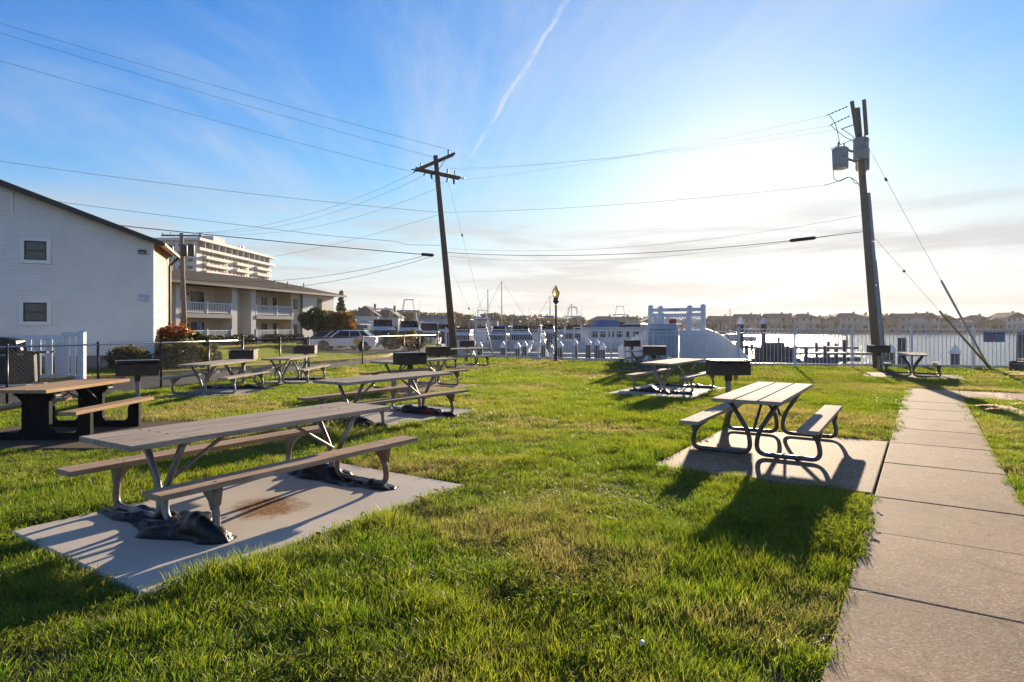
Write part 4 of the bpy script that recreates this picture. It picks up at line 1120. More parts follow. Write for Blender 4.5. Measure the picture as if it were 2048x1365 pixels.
# local x = along long facade (away), y = to the left; facade faces -y
tbox('wall', 0, TL, 0, 20, 0, TZ - .3, M_tw)
tbox('roof_slab', -1.2, TL + 1.5, -2.2, 21, TZ, TZ + 1.1, M_tw)
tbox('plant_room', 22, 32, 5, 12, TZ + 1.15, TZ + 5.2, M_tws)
for (xx, h_) in ((44, 2.2), (47, 2.6), (58, 1.6), (61, 1.3)): tbox('roof_vent', xx, xx + .7, 4, 5, TZ + 1.12, TZ + 1.1 + h_, M_winframe)
fl_h = 2.95
for k in range(11):
    zt = TZ - 2.95 - k * fl_h
    if zt < 3: break
    if k == 0:
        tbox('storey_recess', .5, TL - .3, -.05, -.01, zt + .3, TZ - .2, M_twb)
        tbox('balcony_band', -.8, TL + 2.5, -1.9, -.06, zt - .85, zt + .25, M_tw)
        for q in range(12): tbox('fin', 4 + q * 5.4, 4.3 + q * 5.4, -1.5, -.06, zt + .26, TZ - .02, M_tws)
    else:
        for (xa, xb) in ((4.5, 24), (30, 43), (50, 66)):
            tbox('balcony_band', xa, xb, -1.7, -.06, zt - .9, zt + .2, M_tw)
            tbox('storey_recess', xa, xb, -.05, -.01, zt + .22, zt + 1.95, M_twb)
            n_ = int((xb - xa) / 3.2)
            for q in range(n_):
                x_ = xa + 1 + q * 3.2; tbox('window', x_, x_ + 1.3, -.09, -.055, zt + .3, zt + 1.8, M_glass if (q + k) % 3 else M_shade)
        for x_ in (26, 45): tbox('window', x_, x_ + 1.6, -.05, -.01, zt + .4, zt + 1.7, M_glass)
    for q in range(5):
        y_ = 1.5 + q * 3.8
        tbox('window', -.05, -.01, y_, y_ + 2.2, zt + .35, zt + 1.7, M_glass)
for q in range(3):
    tbox('pilaster', -.5, -.06, 3.9 + q * 5.6, 4.7 + q * 5.6, 0, TZ - .02, M_tw)
# ------------------------------------------------------------------ foliage
def leaf_cloud(name, lobes, n, size, mat, seed, up=.3, zmin=None, droop=0.0, shell=.55, asp=1.5):
    r_ = np.random.default_rng(seed)
    vol = np.array([l[3] * l[4] * l[5] for l in lobes]) ** .8; vol /= vol.sum()
    idx = r_.choice(len(lobes), n, p=vol)
    L = np.array(lobes)[idx]
    d = r_.normal(size=(n, 3)); d /= np.linalg.norm(d, axis=1)[:, None]
    rad = shell + (1 - shell) * r_.random(n) ** .6; rad *= 1 + .10 * r_.normal(size=n)
    P = L[:, :3] + d * L[:, 3:6] * rad[:, None]
    if zmin is not None: P[:, 2] = np.maximum(P[:, 2], zmin + .1 * r_.random(n) * 1.0)
    a = r_.normal(size=(n, 3)); a[:, 2] -= droop; a /= np.linalg.norm(a, axis=1)[:, None]
    b = np.cross(a, r_.normal(size=(n, 3))); b /= np.linalg.norm(b, axis=1)[:, None]
    s = size * (.6 + .8 * r_.random(n))[:, None]
    V = np.empty((n, 4, 3)); V[:, 0] = P - a * s * asp * .5; V[:, 1] = P + b * s * .5; V[:, 2] = P + a * s * asp * .5; V[:, 3] = P - b * s * .5
    me = bpy.data.meshes.new(name)
    me.vertices.add(4 * n); me.vertices.foreach_set('co', V.reshape(-1))
    me.loops.add(4 * n); me.loops.foreach_set('vertex_index', np.arange(4 * n, dtype=np.int32))
    me.polygons.add(n); me.polygons.foreach_set('loop_start', np.arange(0, 4 * n, 4, dtype=np.int32))
    me.update(calc_edges=True)
    at = me.attributes.new('tint', 'FLOAT', 'FACE'); 
    cl = np.repeat(r_.random(n // 7 + 1), 7)[:n] * .5 + r_.random(n) * .5
    at.data.foreach_set('value', cl.astype(np.float32))
    me.materials.append(mat); me.validate()
    return me
M_leafg = leaf_mat('green_leaves', ((.030, .055, .016), (.045, .070, .018), (.075, .090, .028)), 1.2, .3)
M_leafau = leaf_mat('autumn_leaves', ((.075, .065, .016), (.13, .070, .016), (.20, .095, .020)), .7, .35)
M_leaffar = leaf_mat('far_leaves', ((.12, .095, .036), (.17, .105, .036), (.20, .135, .05)), .05, .25)
M_leaffar2 = leaf_mat('far_green_leaves', ((.075, .09, .034), (.10, .10, .036), (.15, .135, .05)), .05, .25)
M_maple = leaf_mat('rust_maple_leaves', ((.15, .050, .012), (.20, .065, .014), (.30, .11, .022)), 1.0, .35)
M_hedge = leaf_mat('hedge_leaves', ((.028, .036, .012), (.040, .045, .015), (.065, .065, .025)), 1.2, .25)
M_speckle = leaf_mat('speckled_shrub_leaves', ((.050, .060, .020), (.070, .060, .020), (.26, .20, .07)), 2.5, .35)
M_bark = pm('bark', (.10, .075, .055), (.07, .052, .04), 8, .9, 0, .3)
M_barkd = pm('dark_stem', (.06, .045, .035), (.04, .03, .025), 8, .9)

def tree(name, label, loc, lobes, n, size, mat, seed, trunk=(.16, 1.6), cat='tree', group=None, limbs=4, zmin=None, droop=0, scale=1.0):
    t = empty(name, loc, 0, label, cat, group)
    r_ = random.Random(seed)
    mb = MB(); th = trunk[1]; cx_, cy_ = np.mean([l[0] for l in lobes]), np.mean([l[1] for l in lobes])
    mb.tube([(0, 0, -.1), (cx_ * .2, cy_ * .2, th * .6), (cx_ * .6, cy_ * .6, th)], [trunk[0] * 1.25, trunk[0], trunk[0] * .75], 8)
    for l in lobes[:limbs + 3]:
        mb.tube([(cx_ * .45, cy_ * .45, th * .8), ((cx_ * .5 + l[0]) * .55, (cy_ * .5 + l[1]) * .55, (th + l[2]) * .52), (l[0], l[1], l[2])], [trunk[0] * .6, trunk[0] * .4, trunk[0] * .15], 6)
    link('trunk', mb.mesh('trunk', M_bark), t)
    link('crown', leaf_cloud(name + '_crown', lobes, n, size, mat, seed, zmin=zmin, droop=droop), t)
    t.scale = (scale,) * 3
    return t
def rl(seed, n, R, H, z0, r, flat=.8):
    q = random.Random(seed); out = []
    for i in range(n):
        a = q.uniform(0, 6.28); d = R * math.sqrt(q.random()); z_ = z0 + H * q.random() * (1 - .5 * d / R)
        s = r * q.uniform(.65, 1.25); out.append((d * math.cos(a), d * math.sin(a), z_, s, s, s * flat))
    return out
# by the condominium
tree('small_tree', 'small dark green round tree in front of the condominium end wall', Vector((-18.0, 56.5, 0)), rl(1, 9, .75, 1.5, 1.35, .62), 2600, .15, M_leafg, 1, (.06, 1.3), scale=1.2)
tree('maple_tree', 'orange and green autumn tree at the right corner of the condominium', Vector((-16.6, 59, 0)), rl(2, 13, 1.25, 1.7, 1.3, .85), 4800, .17, M_leafau, 2, (.09, 1.2), scale=1.08)
tree('slim_conifer', 'dark slim treetop just behind the condominium end', Vector((-24.2, 88, 0)), [(0, 0, 1 + k * .75, 1.1 - k * .12, 1.1 - k * .12, .7) for k in range(8)], 1600, .3, M_leafg, 5, (.1, 3))
def shrub(name, label, loc, lobes, n, size, mat, seed, group=None, droop=0.0):
    t = empty(name, loc, 0, label, 'shrub', group)
    mb = MB(); q = random.Random(seed)
    for l in lobes[:6]: mb.tube([(l[0] * .15, l[1] * .15, -.05), (l[0] * .6, l[1] * .6, l[2] * .6), (l[0], l[1], l[2])], [.025, .018, .008], 5)
    link('stem', mb.mesh('stem', M_barkd), t)
    link('foliage', leaf_cloud(name, lobes, n, size, mat, seed, zmin=.03, droop=droop, shell=.6), t)
    return t
px_ = lambda p, d: (p - 1024) / F * d
shrub('weeping_maple', 'mounded rust orange weeping maple at the corner of the white sided building', Vector((px_(350, 27.5), 27.5, 0)),
      [(0, 0, 1.2, .70, .7, .62), (-.55, 0, 1.0, .6, .6, .65), (.5, 0, .95, .55, .6, .65), (-.85, 0, .65, .5, .5, .55), (.85, -.1, .7, .40, .4, .5)], 5200, .085, M_maple, 11, None, 1.0)
shrub('leafy_shrub', 'bright green leafy shrub under the rust orange maple', Vector((px_(392, 26.8), 26.8, 0)), [(0, 0, .95, .55, .4, .45), (.4, 0, .8, .5, .4, .5), (-.4, 0, .8, .5, .4, .5)], 1500, .14, M_leafg, 12)
shrub('speckled_shrub', 'yellow flecked shrub against the white siding, farther from the maple', Vector((px_(258, 23.6), 23.6, 0)), [(-.35, 0, .5, .5, .4, .45), (.3, 0, .5, .5, .4, .42), (0, 0, .6, .45, .4, .4)], 2300, .075, M_speckle, 13)
shrub('speckled_shrub', 'large grey green flecked shrub below the leafy maple', Vector((px_(362, 24.8), 24.8, 0)), [(-.5, 0, .5, .55, .5, .48), (.2, 0, .62, .6, .5, .55), (.75, 0, .5, .45, .4, .45)], 3200, .08, M_speckle, 14)
shrub('round_shrub', 'low flecked shrub beside the yellow kerb', Vector((px_(335, 23.9), 23.9, 0)), [(0, 0, .36, .42, .4, .36)], 1100, .07, M_speckle, 15)
shrub('round_shrub', 'small round green shrub at the lawn end of the flecked shrubs', Vector((px_(426, 26.5), 26.5, 0)), [(0, 0, .36, .33, .33, .36)], 900, .08, M_hedge, 16)
def cxy(s, off): return CA + CEd * s * 1.22 + CNo * off
for k, (s_, w, lab) in enumerate(((3.9, 1.2, 'clipped dark hedge below the balcony with the blue umbrella'), (6.4, .5, 'clipped dark cube shrub beside the condominium stair'), (11.0, 2.0, 'long clipped dark hedge below the balcony nearer the end wall'))):
    shrub('hedge', lab, cxy(s_, 1.0), [(x * .5, x * .9 * 1.0, .5, .55, .55, .5) for x in np.linspace(-w, w, int(w * 3) + 1)], int(900 * w + 400), .13, M_hedge, 20 + k)
for k, (p, d, r) in enumerate(((785, 47, .78), (827, 45, .85))):
    shrub('clipped_shrub', ('round clipped dark shrub nearer the parked cars, on the parking edge', 'round clipped dark shrub nearer the leaning pole, on the parking edge')[k], Vector((px_(p, d), d, 0)), [(0, 0, r * .8, r, r, r * .8)], 2200, .10, M_hedge, 30 + k)
shrub('bare_bush', 'thin brownish bush on a short trunk behind the wire fence end', Vector((px_(815, 41), 41, 0)), rl(40, 5, .4, .6, 1.0, .4), 420, .11, M_leafau, 41)

# ------------------------------------------------------------------ cars
M_carw = plain('white_car_paint', (.78, .78, .78), .18, 0); M_cars = plain('silver_car_paint', (.42, .44, .46), .22, .4); M_cark = plain('charcoal_car_paint', (.05, .055, .06), .2, .2)
M_tyre = plain('tyre', (.012, .012, .012), .8); M_rim = plain('alloy', (.35, .35, .36), .3, .9); M_red = plain('tail_lens', (.35, .02, .02), .2); M_lens = plain('head_lens', (.5, .52, .55), .1)
def car(label, loc, rz, paint, suv=True, rack=True):
    c = empty('parked_car', loc, rz, label, 'car', 'cars parked by the verge')
    r = .34; wf, wr = -1.35, 1.35
    hz = .90 if suv else .88; top = 1.46 if suv else 1.36
    def arch(cx_):
        return [(cx_ + .42 * math.cos(a), r + .42 * math.sin(a)) for a in [math.pi - k * math.pi / 8 for k in range(9)]]
    prof = [(-2.15, .34), (-2.22, .55), (-2.12, .78), (-1.55, hz - .04), (-.95, hz + .02), (.4, hz + .05), (2.05, hz + .06), (2.2, .95), (2.27, .6), (2.2, .34)]
    low = [(-2.15, .26)] + [p for p in arch(wf)] + [p for p in arch(wr)] + [(2.2, .26)]
    low = [(x, max(z_, .26)) for x, z_ in low]
    poly = prof + low[::-1]
    mb = MB(); mb.prism(poly, -.88, .88); mb.build('body', paint, c, bevel=.06, seg=3)
    # greenhouse with tumblehome
    g0 = [(-1.0, hz + .01), (2.08 if suv else 1.7, hz + .03)]; g1 = [(-.20, top - .05), (1.45 if suv else 1.0, top - .05)]
    def loft(yb, yt, A, B, z_up=0):
        return [(A[0][0], -yb, A[0][1]), (A[1][0], -yb, A[1][1]), (A[1][0], yb, A[1][1]), (A[0][0], yb, A[0][1]), (B[0][0], -yt, B[0][1]), (B[1][0], -yt, B[1][1]), (B[1][0], yt, B[1][1]), (B[0][0], yt, B[0][1])]
    FQ = [(0, 3, 2, 1), (4, 5, 6, 7), (0, 1, 5, 4), (1, 2, 6, 5), (2, 3, 7, 6), (3, 0, 4, 7)]
    mb = MB(); mb.add(loft(.82, .66, g0, g1), FQ); mb.build('cabin_glass', M_glass, c)
    mb = MB(); mb.add(loft(.67, .60, [(-.26, top - .07), (1.52 if suv else 1.06, top - .07)], [(-.05, top), (1.35 if suv else .85, top)]), FQ); mb.build('roof', paint, c, bevel=.03)
    for s in (-1, 1):
        for (xa, xb) in ((-.98, -.29), (.48, .44), (1.3 if suv else 1.2, 1.1 if suv else .75), (2.05 if suv else 1.68, 1.45 if suv else 1.0)):
            mb = MB(); mb.bar((xa, s * .825, hz), (xb, s * .67, top - .06), .035, .075); mb.build('pillar', paint, c)
        mb = MB(); mb.box((-.72, s * .98, hz + .06), (.14, .16, .11)); mb.build('mirror', paint, c, bevel=.03)
        mb = MB(); mb.box((-2.03, s * .66, .72), (.30, .36, .12), (0, .35, 0)); mb.build('headlight', M_lens, c, bevel=.02)
        mb = MB(); mb.box((2.19, s * .70, .88), (.14, .34, .16)); mb.build('taillight', M_red, c, bevel=.02)
        for x in (wf, wr):
            mb = MB(); mb.lathe([(r * .72, -.11), (r * .95, -.11), (r, -.07), (r, .07), (r * .95, .11), (r * .72, .11)], n=20)
            w = mb.build('wheel', M_tyre, c, loc=(x, s * .78, r), rot=(math.pi / 2, 0, 0))
            mb = MB(); mb.lathe([(r * .70, -.09), (r * .72, .09), (r * .62, .10), (r * .58, .05)], n=20)
            for k in range(5): mb.box((r * .35 * math.cos(k * 1.2566), r * .35 * math.sin(k * 1.2566), -s * .0 + .09 * (-1)), (r * .7, .05, .03), (0, 0, k * 1.2566)); mb.box((r * .35 * math.cos(k * 1.2566), r * .35 * math.sin(k * 1.2566), .09), (r * .7, .05, .03), (0, 0, k * 1.2566))
            mb.build('rim', M_rim, w)
        if rack:
            mb = MB(); mb.tube([(-.1, s * .56, top + .0), (.0, s * .56, top + .07), (1.2, s * .56, top + .07), (1.3, s * .56, top)], .02, 6); mb.build('roof_rail', M_black, c)
    mb = MB(); mb.box((-2.19, 0, .58), (.06, 1.0, .22)); mb.build('grille', M_blackp, c, bevel=.02)
    mb = MB(); mb.box((2.245, 0, .62), (.05, .5, .12)); mb.build('number_plate', M_white, c)
    return c
car('white hatchback suv parked nose left, nearest the yellow diamond sign', Vector((px_(691, 44.2), 44.2, .012)), math.radians(2), M_carw, True)
car('silver suv parked just beyond the white hatchback suv', Vector((px_(678, 47.6), 47.6, .012)), math.radians(3), M_cars, True)
car('charcoal car parked farthest back beyond the two pale suvs', Vector((px_(652, 51.5), 51.5, .012)), math.radians(3), M_cark, False, False)

# yellow diamond sign
dsg = empty('warning_sign', Vector((px_(713, 37.3), 37.3, 0)), math.radians(4), 'yellow diamond road sign on a thin post beyond the kerb', 'sign')
mb = MB(); mb.b6(-.025, .025, -.015, .015, -.1, .95); mb.build('sign_post', M_darksteel, dsg)
mb = MB(); mb.box((0, -.02, .82), (.36, .006, .36), (0, math.pi / 4, 0)); mb.build('sign_plate', plain('sign_yellow', (.55, .30, .04), .5), dsg, bevel=.002)

# ------------------------------------------------------------------ marina
WZ = -.95
M_hull = plain('boat_white', (.70, .68, .66), .3); M_hullb = plain('boat_navy', (.03, .05, .12), .25); M_canv = plain('boat_blue_canvas', (.06, .13, .30), .8)
M_canvt = plain('boat_tan_canvas', (.32, .26, .19), .8); M_pile = pm('piling_timber', (.085, .085, .075), (.055, .055, .05), 5, .9, 0, .3, stretch=(1, 1, .2)); M_cap = plain('piling_cap', (.60, .62, .68), .5)
M_pileb = pm('brown_piling', (.11, .070, .045), (.07, .048, .034), 5, .9, 0, .3, stretch=(1, 1, .2))
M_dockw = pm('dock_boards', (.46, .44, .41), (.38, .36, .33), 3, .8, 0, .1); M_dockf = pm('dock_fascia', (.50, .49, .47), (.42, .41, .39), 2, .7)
M_dockd = pm('dark_timber_and_dock_shade', (.10, .095, .09), (.07, .066, .062), 4, .85, 0, .2)
def hull_mesh(L, B, fb, fs, mat):
    N = 12; vs_, fs_ = [], []
    for i in range(N + 1):
        t = i / N; x = -L / 2 + L * t
        b = B / 2 * max(.02, (1 - max(0, t - .35) ** 2.2 / .65 ** 2.2)) ** .75
        sh = fs + (fb - fs) * t ** 1.8
        xo = .12 * L * max(0, t - .7)
        vs_ += [(x + xo, -b, sh), (x + xo * .4, -b * .90, sh * .35), (x, -b * .6, -.25), (x, 0, -.4), (x, b * .6, -.25), (x + xo * .4, b * .90, sh * .35), (x + xo, b, sh)]
    for i in range(N):
        for k in range(6): fs_.append((i * 7 + k, i * 7 + k + 1, (i + 1) * 7 + k + 1, (i + 1) * 7 + k))
        fs_.append((i * 7 + 6, i * 7, (i + 1) * 7, (i + 1) * 7 + 6))
    fs_.append(tuple(range(7)))
    mb = MB(); mb.add(vs_, fs_); return mb.mesh('hull', mat)
FQ = [(0, 3, 2, 1), (4, 5, 6, 7), (0, 1, 5, 4), (1, 2, 6, 5), (2, 3, 7, 6), (3, 0, 4, 7)]
def frus(mb, x0, x1, y, z0, X0, X1, Y, z1, mi=0):
    mb.add([(x0, -y, z0), (x1, -y, z0), (x1, y, z0), (x0, y, z0), (X0, -Y, z1), (X1, -Y, z1), (X1, Y, z1), (X0, Y, z1)], FQ, mi)
def motor_boat(L=10, fly=True, tower=False, canvas=None, hull=None, hard=True):
    b = empty('motor_boat'); B = L * .31; fb, fs = L * .155, L * .10
    link('hull', hull_mesh(L, B, fb, fs, hull or M_hull), b)
    mb = MB(); mb.tube([(-L * .49, -B / 2, fs + .02), (0, -B / 2 - .02, fs + .12), (L * .2, -B * .45, fs + .30)], .05, 6); mb.build('rub_rail', M_cark, b)
    mb = MB(); frus(mb, -L * .12, L * .30, B * .40, fs + .1, -L * .10, L * .16, B * .34, fs + .1 + L * .11); c = mb.build('cabin', M_hull, b, bevel=.05)
    zc = fs + .1 + L * .11
    mb = MB(); frus(mb, -L * .105, L * .262, B * .405, fs + .1 + L * .032, -L * .10, L * .19, B * .365, fs + .1 + L * .092); mb.build('cabin_window', M_glass, b)
    if fly:
        mb = MB(); frus(mb, -L * .14, L * .10, B * .34, zc + .01, -L * .14, L * .03, B * .30, zc + L * .055); mb.build('flybridge', M_hull, b, bevel=.04)
        mb = MB(); frus(mb, L * .0, L * .085, B * .30, zc + L * .02, -L * .0, L * .02, B * .28, zc + L * .085); mb.build('windscreen', M_glass, b)
        zt = zc + L * .185
        mb = MB(); frus(mb, -L * .16, L * .06, B * .33, zt, -L * .15, L * .05, B * .30, zt + .10); mb.build('canopy_top', canvas or M_hull, b)
        for sx, sy in ((-.14, 1), (-.14, -1), (.04, 1), (.04, -1)): mb = MB(); mb.tube([(L * sx, sy * B * .29, zc), (L * sx, sy * B * .29, zt)], .03, 6); mb.build('canopy_post', M_rim, b)
    elif hard:
        zt = zc + L * .09
        mb = MB(); frus(mb, -L * .22, L * .08, B * .36, zt, -L * .20, L * .05, B * .32, zt + .12); mb.build('hardtop', canvas or M_hull, b, bevel=.03)
        for s in (-1, 1):
            mb = MB(); mb.prism([(-L * .20, fs), (-L * .11, fs), (-L * .12, zt), (-L * .19, zt)], s * B * .36 - .04, s * B * .36 + .04); mb.build('radar_arch', M_hull, b)
        mb = MB(); frus(mb, -L * .05, L * .13, B * .33, zc + .01, -L * .05, L * .05, B * .30, zt); mb.build('windscreen', M_glass, b)
    if tower:
        zt2 = zc + L * .30
        mb = MB()
        for sx, sy in ((-.14, 1), (-.14, -1), (.04, 1), (.04, -1)): mb.tube([(L * sx, sy * B * .31, zc), (L * sx * .45, sy * B * .14, zt2)], .028, 6)
        mb.b6(-L * .07, L * .03, -B * .16, B * .16, zt2, zt2 + .05); mb.build('tuna_tower', M_rim, b)
    mb = MB()
    for s in (-1, 1):
        mb.tube([(L * .12, s * B * .44, fs + .75), (L * .35, s * B * .32, fb + .62), (L * .50, s * .1, fb + .72)], .022, 5)
        for x, y in ((.2, .42), (.32, .34), (.42, .22)): mb.tube([(L * x, s * B * y, fs), (L * x, s * B * y, fb + .60)], .018, 5)
    mb.build('bow_rail', M_rim, b)
    mb = MB(); mb.tube([(-L * .1, B * .36, zc), (-L * .16, B * .42, zc + L * .30)], .014, 5); mb.build('antenna', M_rim, b)
    return b
def sail_boat(L=9, mast=10):
    b = empty('sail_boat'); B = L * .30
    link('hull', hull_mesh(L, B, 1.15, .9, M_hull), b)
    mb = MB(); frus(mb, -L * .15, L * .22, B * .30, .95, -L * .12, L * .16, B * .25, 1.4); mb.build('cabin', M_hull, b, bevel=.04)
    mb = MB(); frus(mb, -L * .08, L * .14, B * .295, 1.12, -L * .08, L * .14, B * .285, 1.26); mb.build('cabin_window', M_glass, b)
    mb = MB(); mb.tube([(L * .08, 0, 1.2), (L * .08, 0, mast)], [.075, .05], 8); mb.build('mast', M_rim, b)
    mb = MB(); mb.tube([(L * .08, 0, 1.9), (-L * .36, 0, 1.95)], .13, 8); mb.build('boom', M_canv, b)
    mb = MB(); mb.tube([(L * .08, -.7, mast * .62), (L * .08, .7, mast * .62)], .022, 5); mb.build('spreader', M_rim, b)
    mb = MB(); mb.tube([(L * .08, 0, mast), (L * .50, 0, 1.2)], .02, 4); mb.tube([(L * .08, 0, mast), (-L * .48, 0, 1.0)], .012, 4)
    for s in (-1, 1): mb.tube([(L * .08, 0, mast), (L * .08, s * .7, mast * .62), (L * .06, s * B * .46, 1.0)], .012, 4)
    mb.build('rigging', M_rim, b)
    return b
def house_boat(L=11):
    b = empty('motor_boat'); B = 3.6
    link('hull', hull_mesh(L, B, 1.3, 1.0, M_hull), b)
    mb = MB(); mb.b6(-L * .40, L * .22, -B * .42, B * .42, .9, 2.55); mb.build('deckhouse', M_hull, b, bevel=.05)
    for s in (-1, 1):
        for k in range(7):
            x = -L * .36 + k * .9; mb = MB(); mb.b6(x, x + .6, s * B * .42 - .02, s * B * .42 + .02, 1.6, 2.2); mb.build('window', M_glass, b)
    mb = MB(); mb.b6(-L * .44, L * .27, -B * .47, B * .47, 2.56, 2.66); mb.build('upper_deck', M_hull, b)
    mb = MB(); frus(mb, -L * .1, L * .14, B * .3, 2.67, -L * .1, L * .08, B * .26, 3.4); mb.build('wheelhouse', M_canv, b, bevel=.04)
    return b
bts = [ # px, depth, yaw deg, builder, label
 (712, 82, 250, lambda: motor_boat(9.5, False), 'white cruiser with radar arch between the autumn tree and the big hardtop cruiser'),
 (765, 70, -72, lambda: motor_boat(11.5, True), 'big white flybridge cruiser rising behind the parked white suv'),
 (818, 70, -75, lambda: motor_boat(11, True, True, M_canv), 'sportfishing boat with tall tower and blue canopy behind the clipped shrubs'),
 (858, 74, -80, lambda: motor_boat(10, False, False, M_hull), 'white express cruiser behind the shrub nearer the leaning pole'),
 (884, 88, -70, lambda: motor_boat(10, True, False, M_canv, M_hullb), 'navy hulled cruiser with blue canopy just left of the leaning pole'),
 (928, 70, 262, lambda: motor_boat(8.5, True, False, M_canvt), 'tan topped flybridge boat just right of the leaning pole'),
 (963, 76, 100, lambda: motor_boat(9, True, True), 'white boat with a small tower behind the pale guy guard'),
 (1003, 70, 255, lambda: motor_boat(8.6, False, False, M_canv), 'low white cruiser with blue hardtop behind the capped pilings'),
 (1040, 66, 275, lambda: motor_boat(9.2, True, False, M_canvt), 'white flybridge boat with tall curved windows, left of the amber lamp'),
 (1068, 74, 80, lambda: motor_boat(9, False, False, M_canvt), 'white boat with tan hardtop right behind the amber lamp post'),
 (1094, 84, 265, lambda: motor_boat(10, True, False, M_canv, M_hullb), 'navy hulled flybridge boat seen beyond the lamp post among masts'),
 (1146, 72, 272, lambda: motor_boat(9.5, True, True), 'white boat with stubby tower, right of the amber lamp'),
 (1174, 80, 95, lambda: motor_boat(9, False, False, M_canv, M_hullb), 'navy hulled cruiser moored between the stubby tower boat and the many windowed boat'),
 (1212, 66, 190, lambda: house_boat(11), 'long white boat with a row of square windows and blue wheelhouse'),
 (1268, 70, 240, lambda: motor_boat(9.5, False), 'white cruiser moored behind the left wing of the dock gate'),
 (1240, 92, 260, lambda: motor_boat(11, True, True), 'far white sportfishing boat above the many windowed boat'),
 (985, 92, 200, lambda: sail_boat(9, 8.2), 'sailing boat with the shorter bare mast, left of the tallest mast'),
 (1014, 88, 185, lambda: sail_boat(9.5, 9.2), 'sailing boat with the tallest bare mast in the marina'),
 (1109, 98, 170, lambda: sail_boat(9, 7.6), 'sailing boat with mast rising close behind the lamp post'),
 (1151, 104, 190, lambda: sail_boat(8.5, 6.6), 'sailing boat with mast between the lamp and the dock gate'),
 (1467, 120, 175, lambda: sail_boat(8, 6.2), 'lone sailing boat moored out on the bay right of the dock gate'),
]
for (p, d, yaw, fn, lab) in bts:
    o = fn(); o.location = (px_(p, d), d, WZ); o.rotation_euler = (0, 0, math.radians(yaw)); tag(o, lab, 'boat', 'boats in the marina')
far_b = [motor_boat(9, True, False, M_canv), motor_boat(8.5, False, False, M_canvt)]
r_ = random.Random(4)
for i, (p, d) in enumerate(((735, 118), (790, 112), (838, 120), (905, 110), (945, 122), (978, 116), (1030, 112), (1075, 124), (1125, 118), (1160, 128), (1195, 118), (1228, 130), (1285, 120), (1255, 110))):
    s = far_b[i % 2]
    if i < 2: o = s; o.location = (px_(p, d), d, WZ); o.rotation_euler = (0, 0, math.radians(r_.choice((85, 265)) + r_.uniform(-18, 18)))
    else: o = copy_of(s, (px_(p, d), d, WZ), math.radians(r_.choice((85, 265)) + r_.uniform(-18, 18)))
    tag(o, ('small far boat with blue canopy in the back row of the marina', 'small far low cruiser with tan hardtop in the back row of the marina')[i % 2], 'boat', ('far flybridge boats', 'far low cruisers')[i % 2])

# pilings with pointed caps
def piling(loc, top, r, capped, label, mat=None):
    p = empty('piling', loc, 0, label, 'piling', 'mooring pilings')
    mb = MB(); mb.tube([(0, 0, WZ - .6), (0, 0, top - loc[2])], [r * 1.05, r], 12); mb.build('pile', mat or M_pile, p, smooth=True)
    if capped:
        mb = MB(); mb.lathe([(r * 1.22, top - loc[2] - .10), (r * 1.22, top - loc[2] + .02), (.01, top - loc[2] + .30)], n=14); mb.build('pile_cap', M_cap, p)
    return p
for k, (p, y, d) in enumerate(((1006, 693, 37), (1035, 694, 36), (1049, 691, 38), (1086, 688, 38), (1120, 692, 36), (1150, 688, 38), (1177, 687, 37), (1194, 688, 36), (1205, 696, 33), (960, 694, 38))):
    piling(Vector((px_(p, d), d, 0)), CH - (y - Y0) * d / F, .16, True, 'dark mooring piling with white pointed cap behind the left picket fence')
for (p, y, d, lab, cap) in ((1910, 703, 26.6, 'short capped piling standing alone in the bay between the two guy wires', True), (1781, 701, 27, 'capped piling close beside the transformer pole riser', True), (1804, 676, 28, 'taller piling with mooring gear behind the end on table', False), (2042, 664, 26, 'tall dark piling at the end of the bay fence by the sign', False)):
    piling(Vector((px_(p, d), d, 0)), CH - (y - Y0) * d / F, .17, cap, lab)
for (p, y, d, lab) in ((1481, 645, 31, 'tall brown piling with grey cap next to the right wing of the dock gate'), (1527, 645, 36, 'tall brown piling farther from the dock gate wing'), (1504, 686, 33, 'thin low pole standing between the two tall brown pilings')):
    piling(Vector((px_(p, d), d, 0)), CH - (y - Y0) * d / F, .14 if p != 1504 else .06, p != 1504, lab, M_pileb)
# floating docks
def dock(label, x0, x1, y0, y1, z=-.25):
    d_ = empty('floating_dock', ((x0 + x1) / 2, (y0 + y1) / 2, 0), 0, label, 'dock')
    w, h = abs(x1 - x0), abs(y1 - y0)
    mb = MB(); mb.b6(-w / 2 + .1, w / 2 - .1, -h / 2 + .1, h / 2 - .1, z - .55, z - .20); mb.build('float', M_dockd, d_); mb = MB(); mb.b6(-w / 2, w / 2, -h / 2, h / 2, z - .195, z - .05); mb.build('fascia', M_dockf, d_)  # dark float colour stands in for the shade under the dock
    n = max(3, int(max(w, h) / 1.0))
    for i in range(n):
        mb = MB()
        if w > h: mb.b6(-w / 2 + w * i / n + .01, -w / 2 + w * (i + 1) / n - .01, -h / 2, h / 2, z - .049, z)
        else: mb.b6(-w / 2, w / 2, -h / 2 + h * i / n + .01, -h / 2 + h * (i + 1) / n - .01, z - .049, z)
        mb.build('deck_panel', M_dockw, d_)
dock('long pale dock running parallel to the fence behind the capped pilings', -2.6, 8.2, 38.6, 40.2)
dock('pale dock in front of the long many windowed boat', 3.0, 11.5, 45.5, 46.8)
dock('pale finger dock beneath the flybridge boat with curved windows', -2.5, 2.2, 47.5, 48.6)
dock('pale dock at the foot of the dock gate', 5.2, 9.2, 30.6, 32.2, -.05)
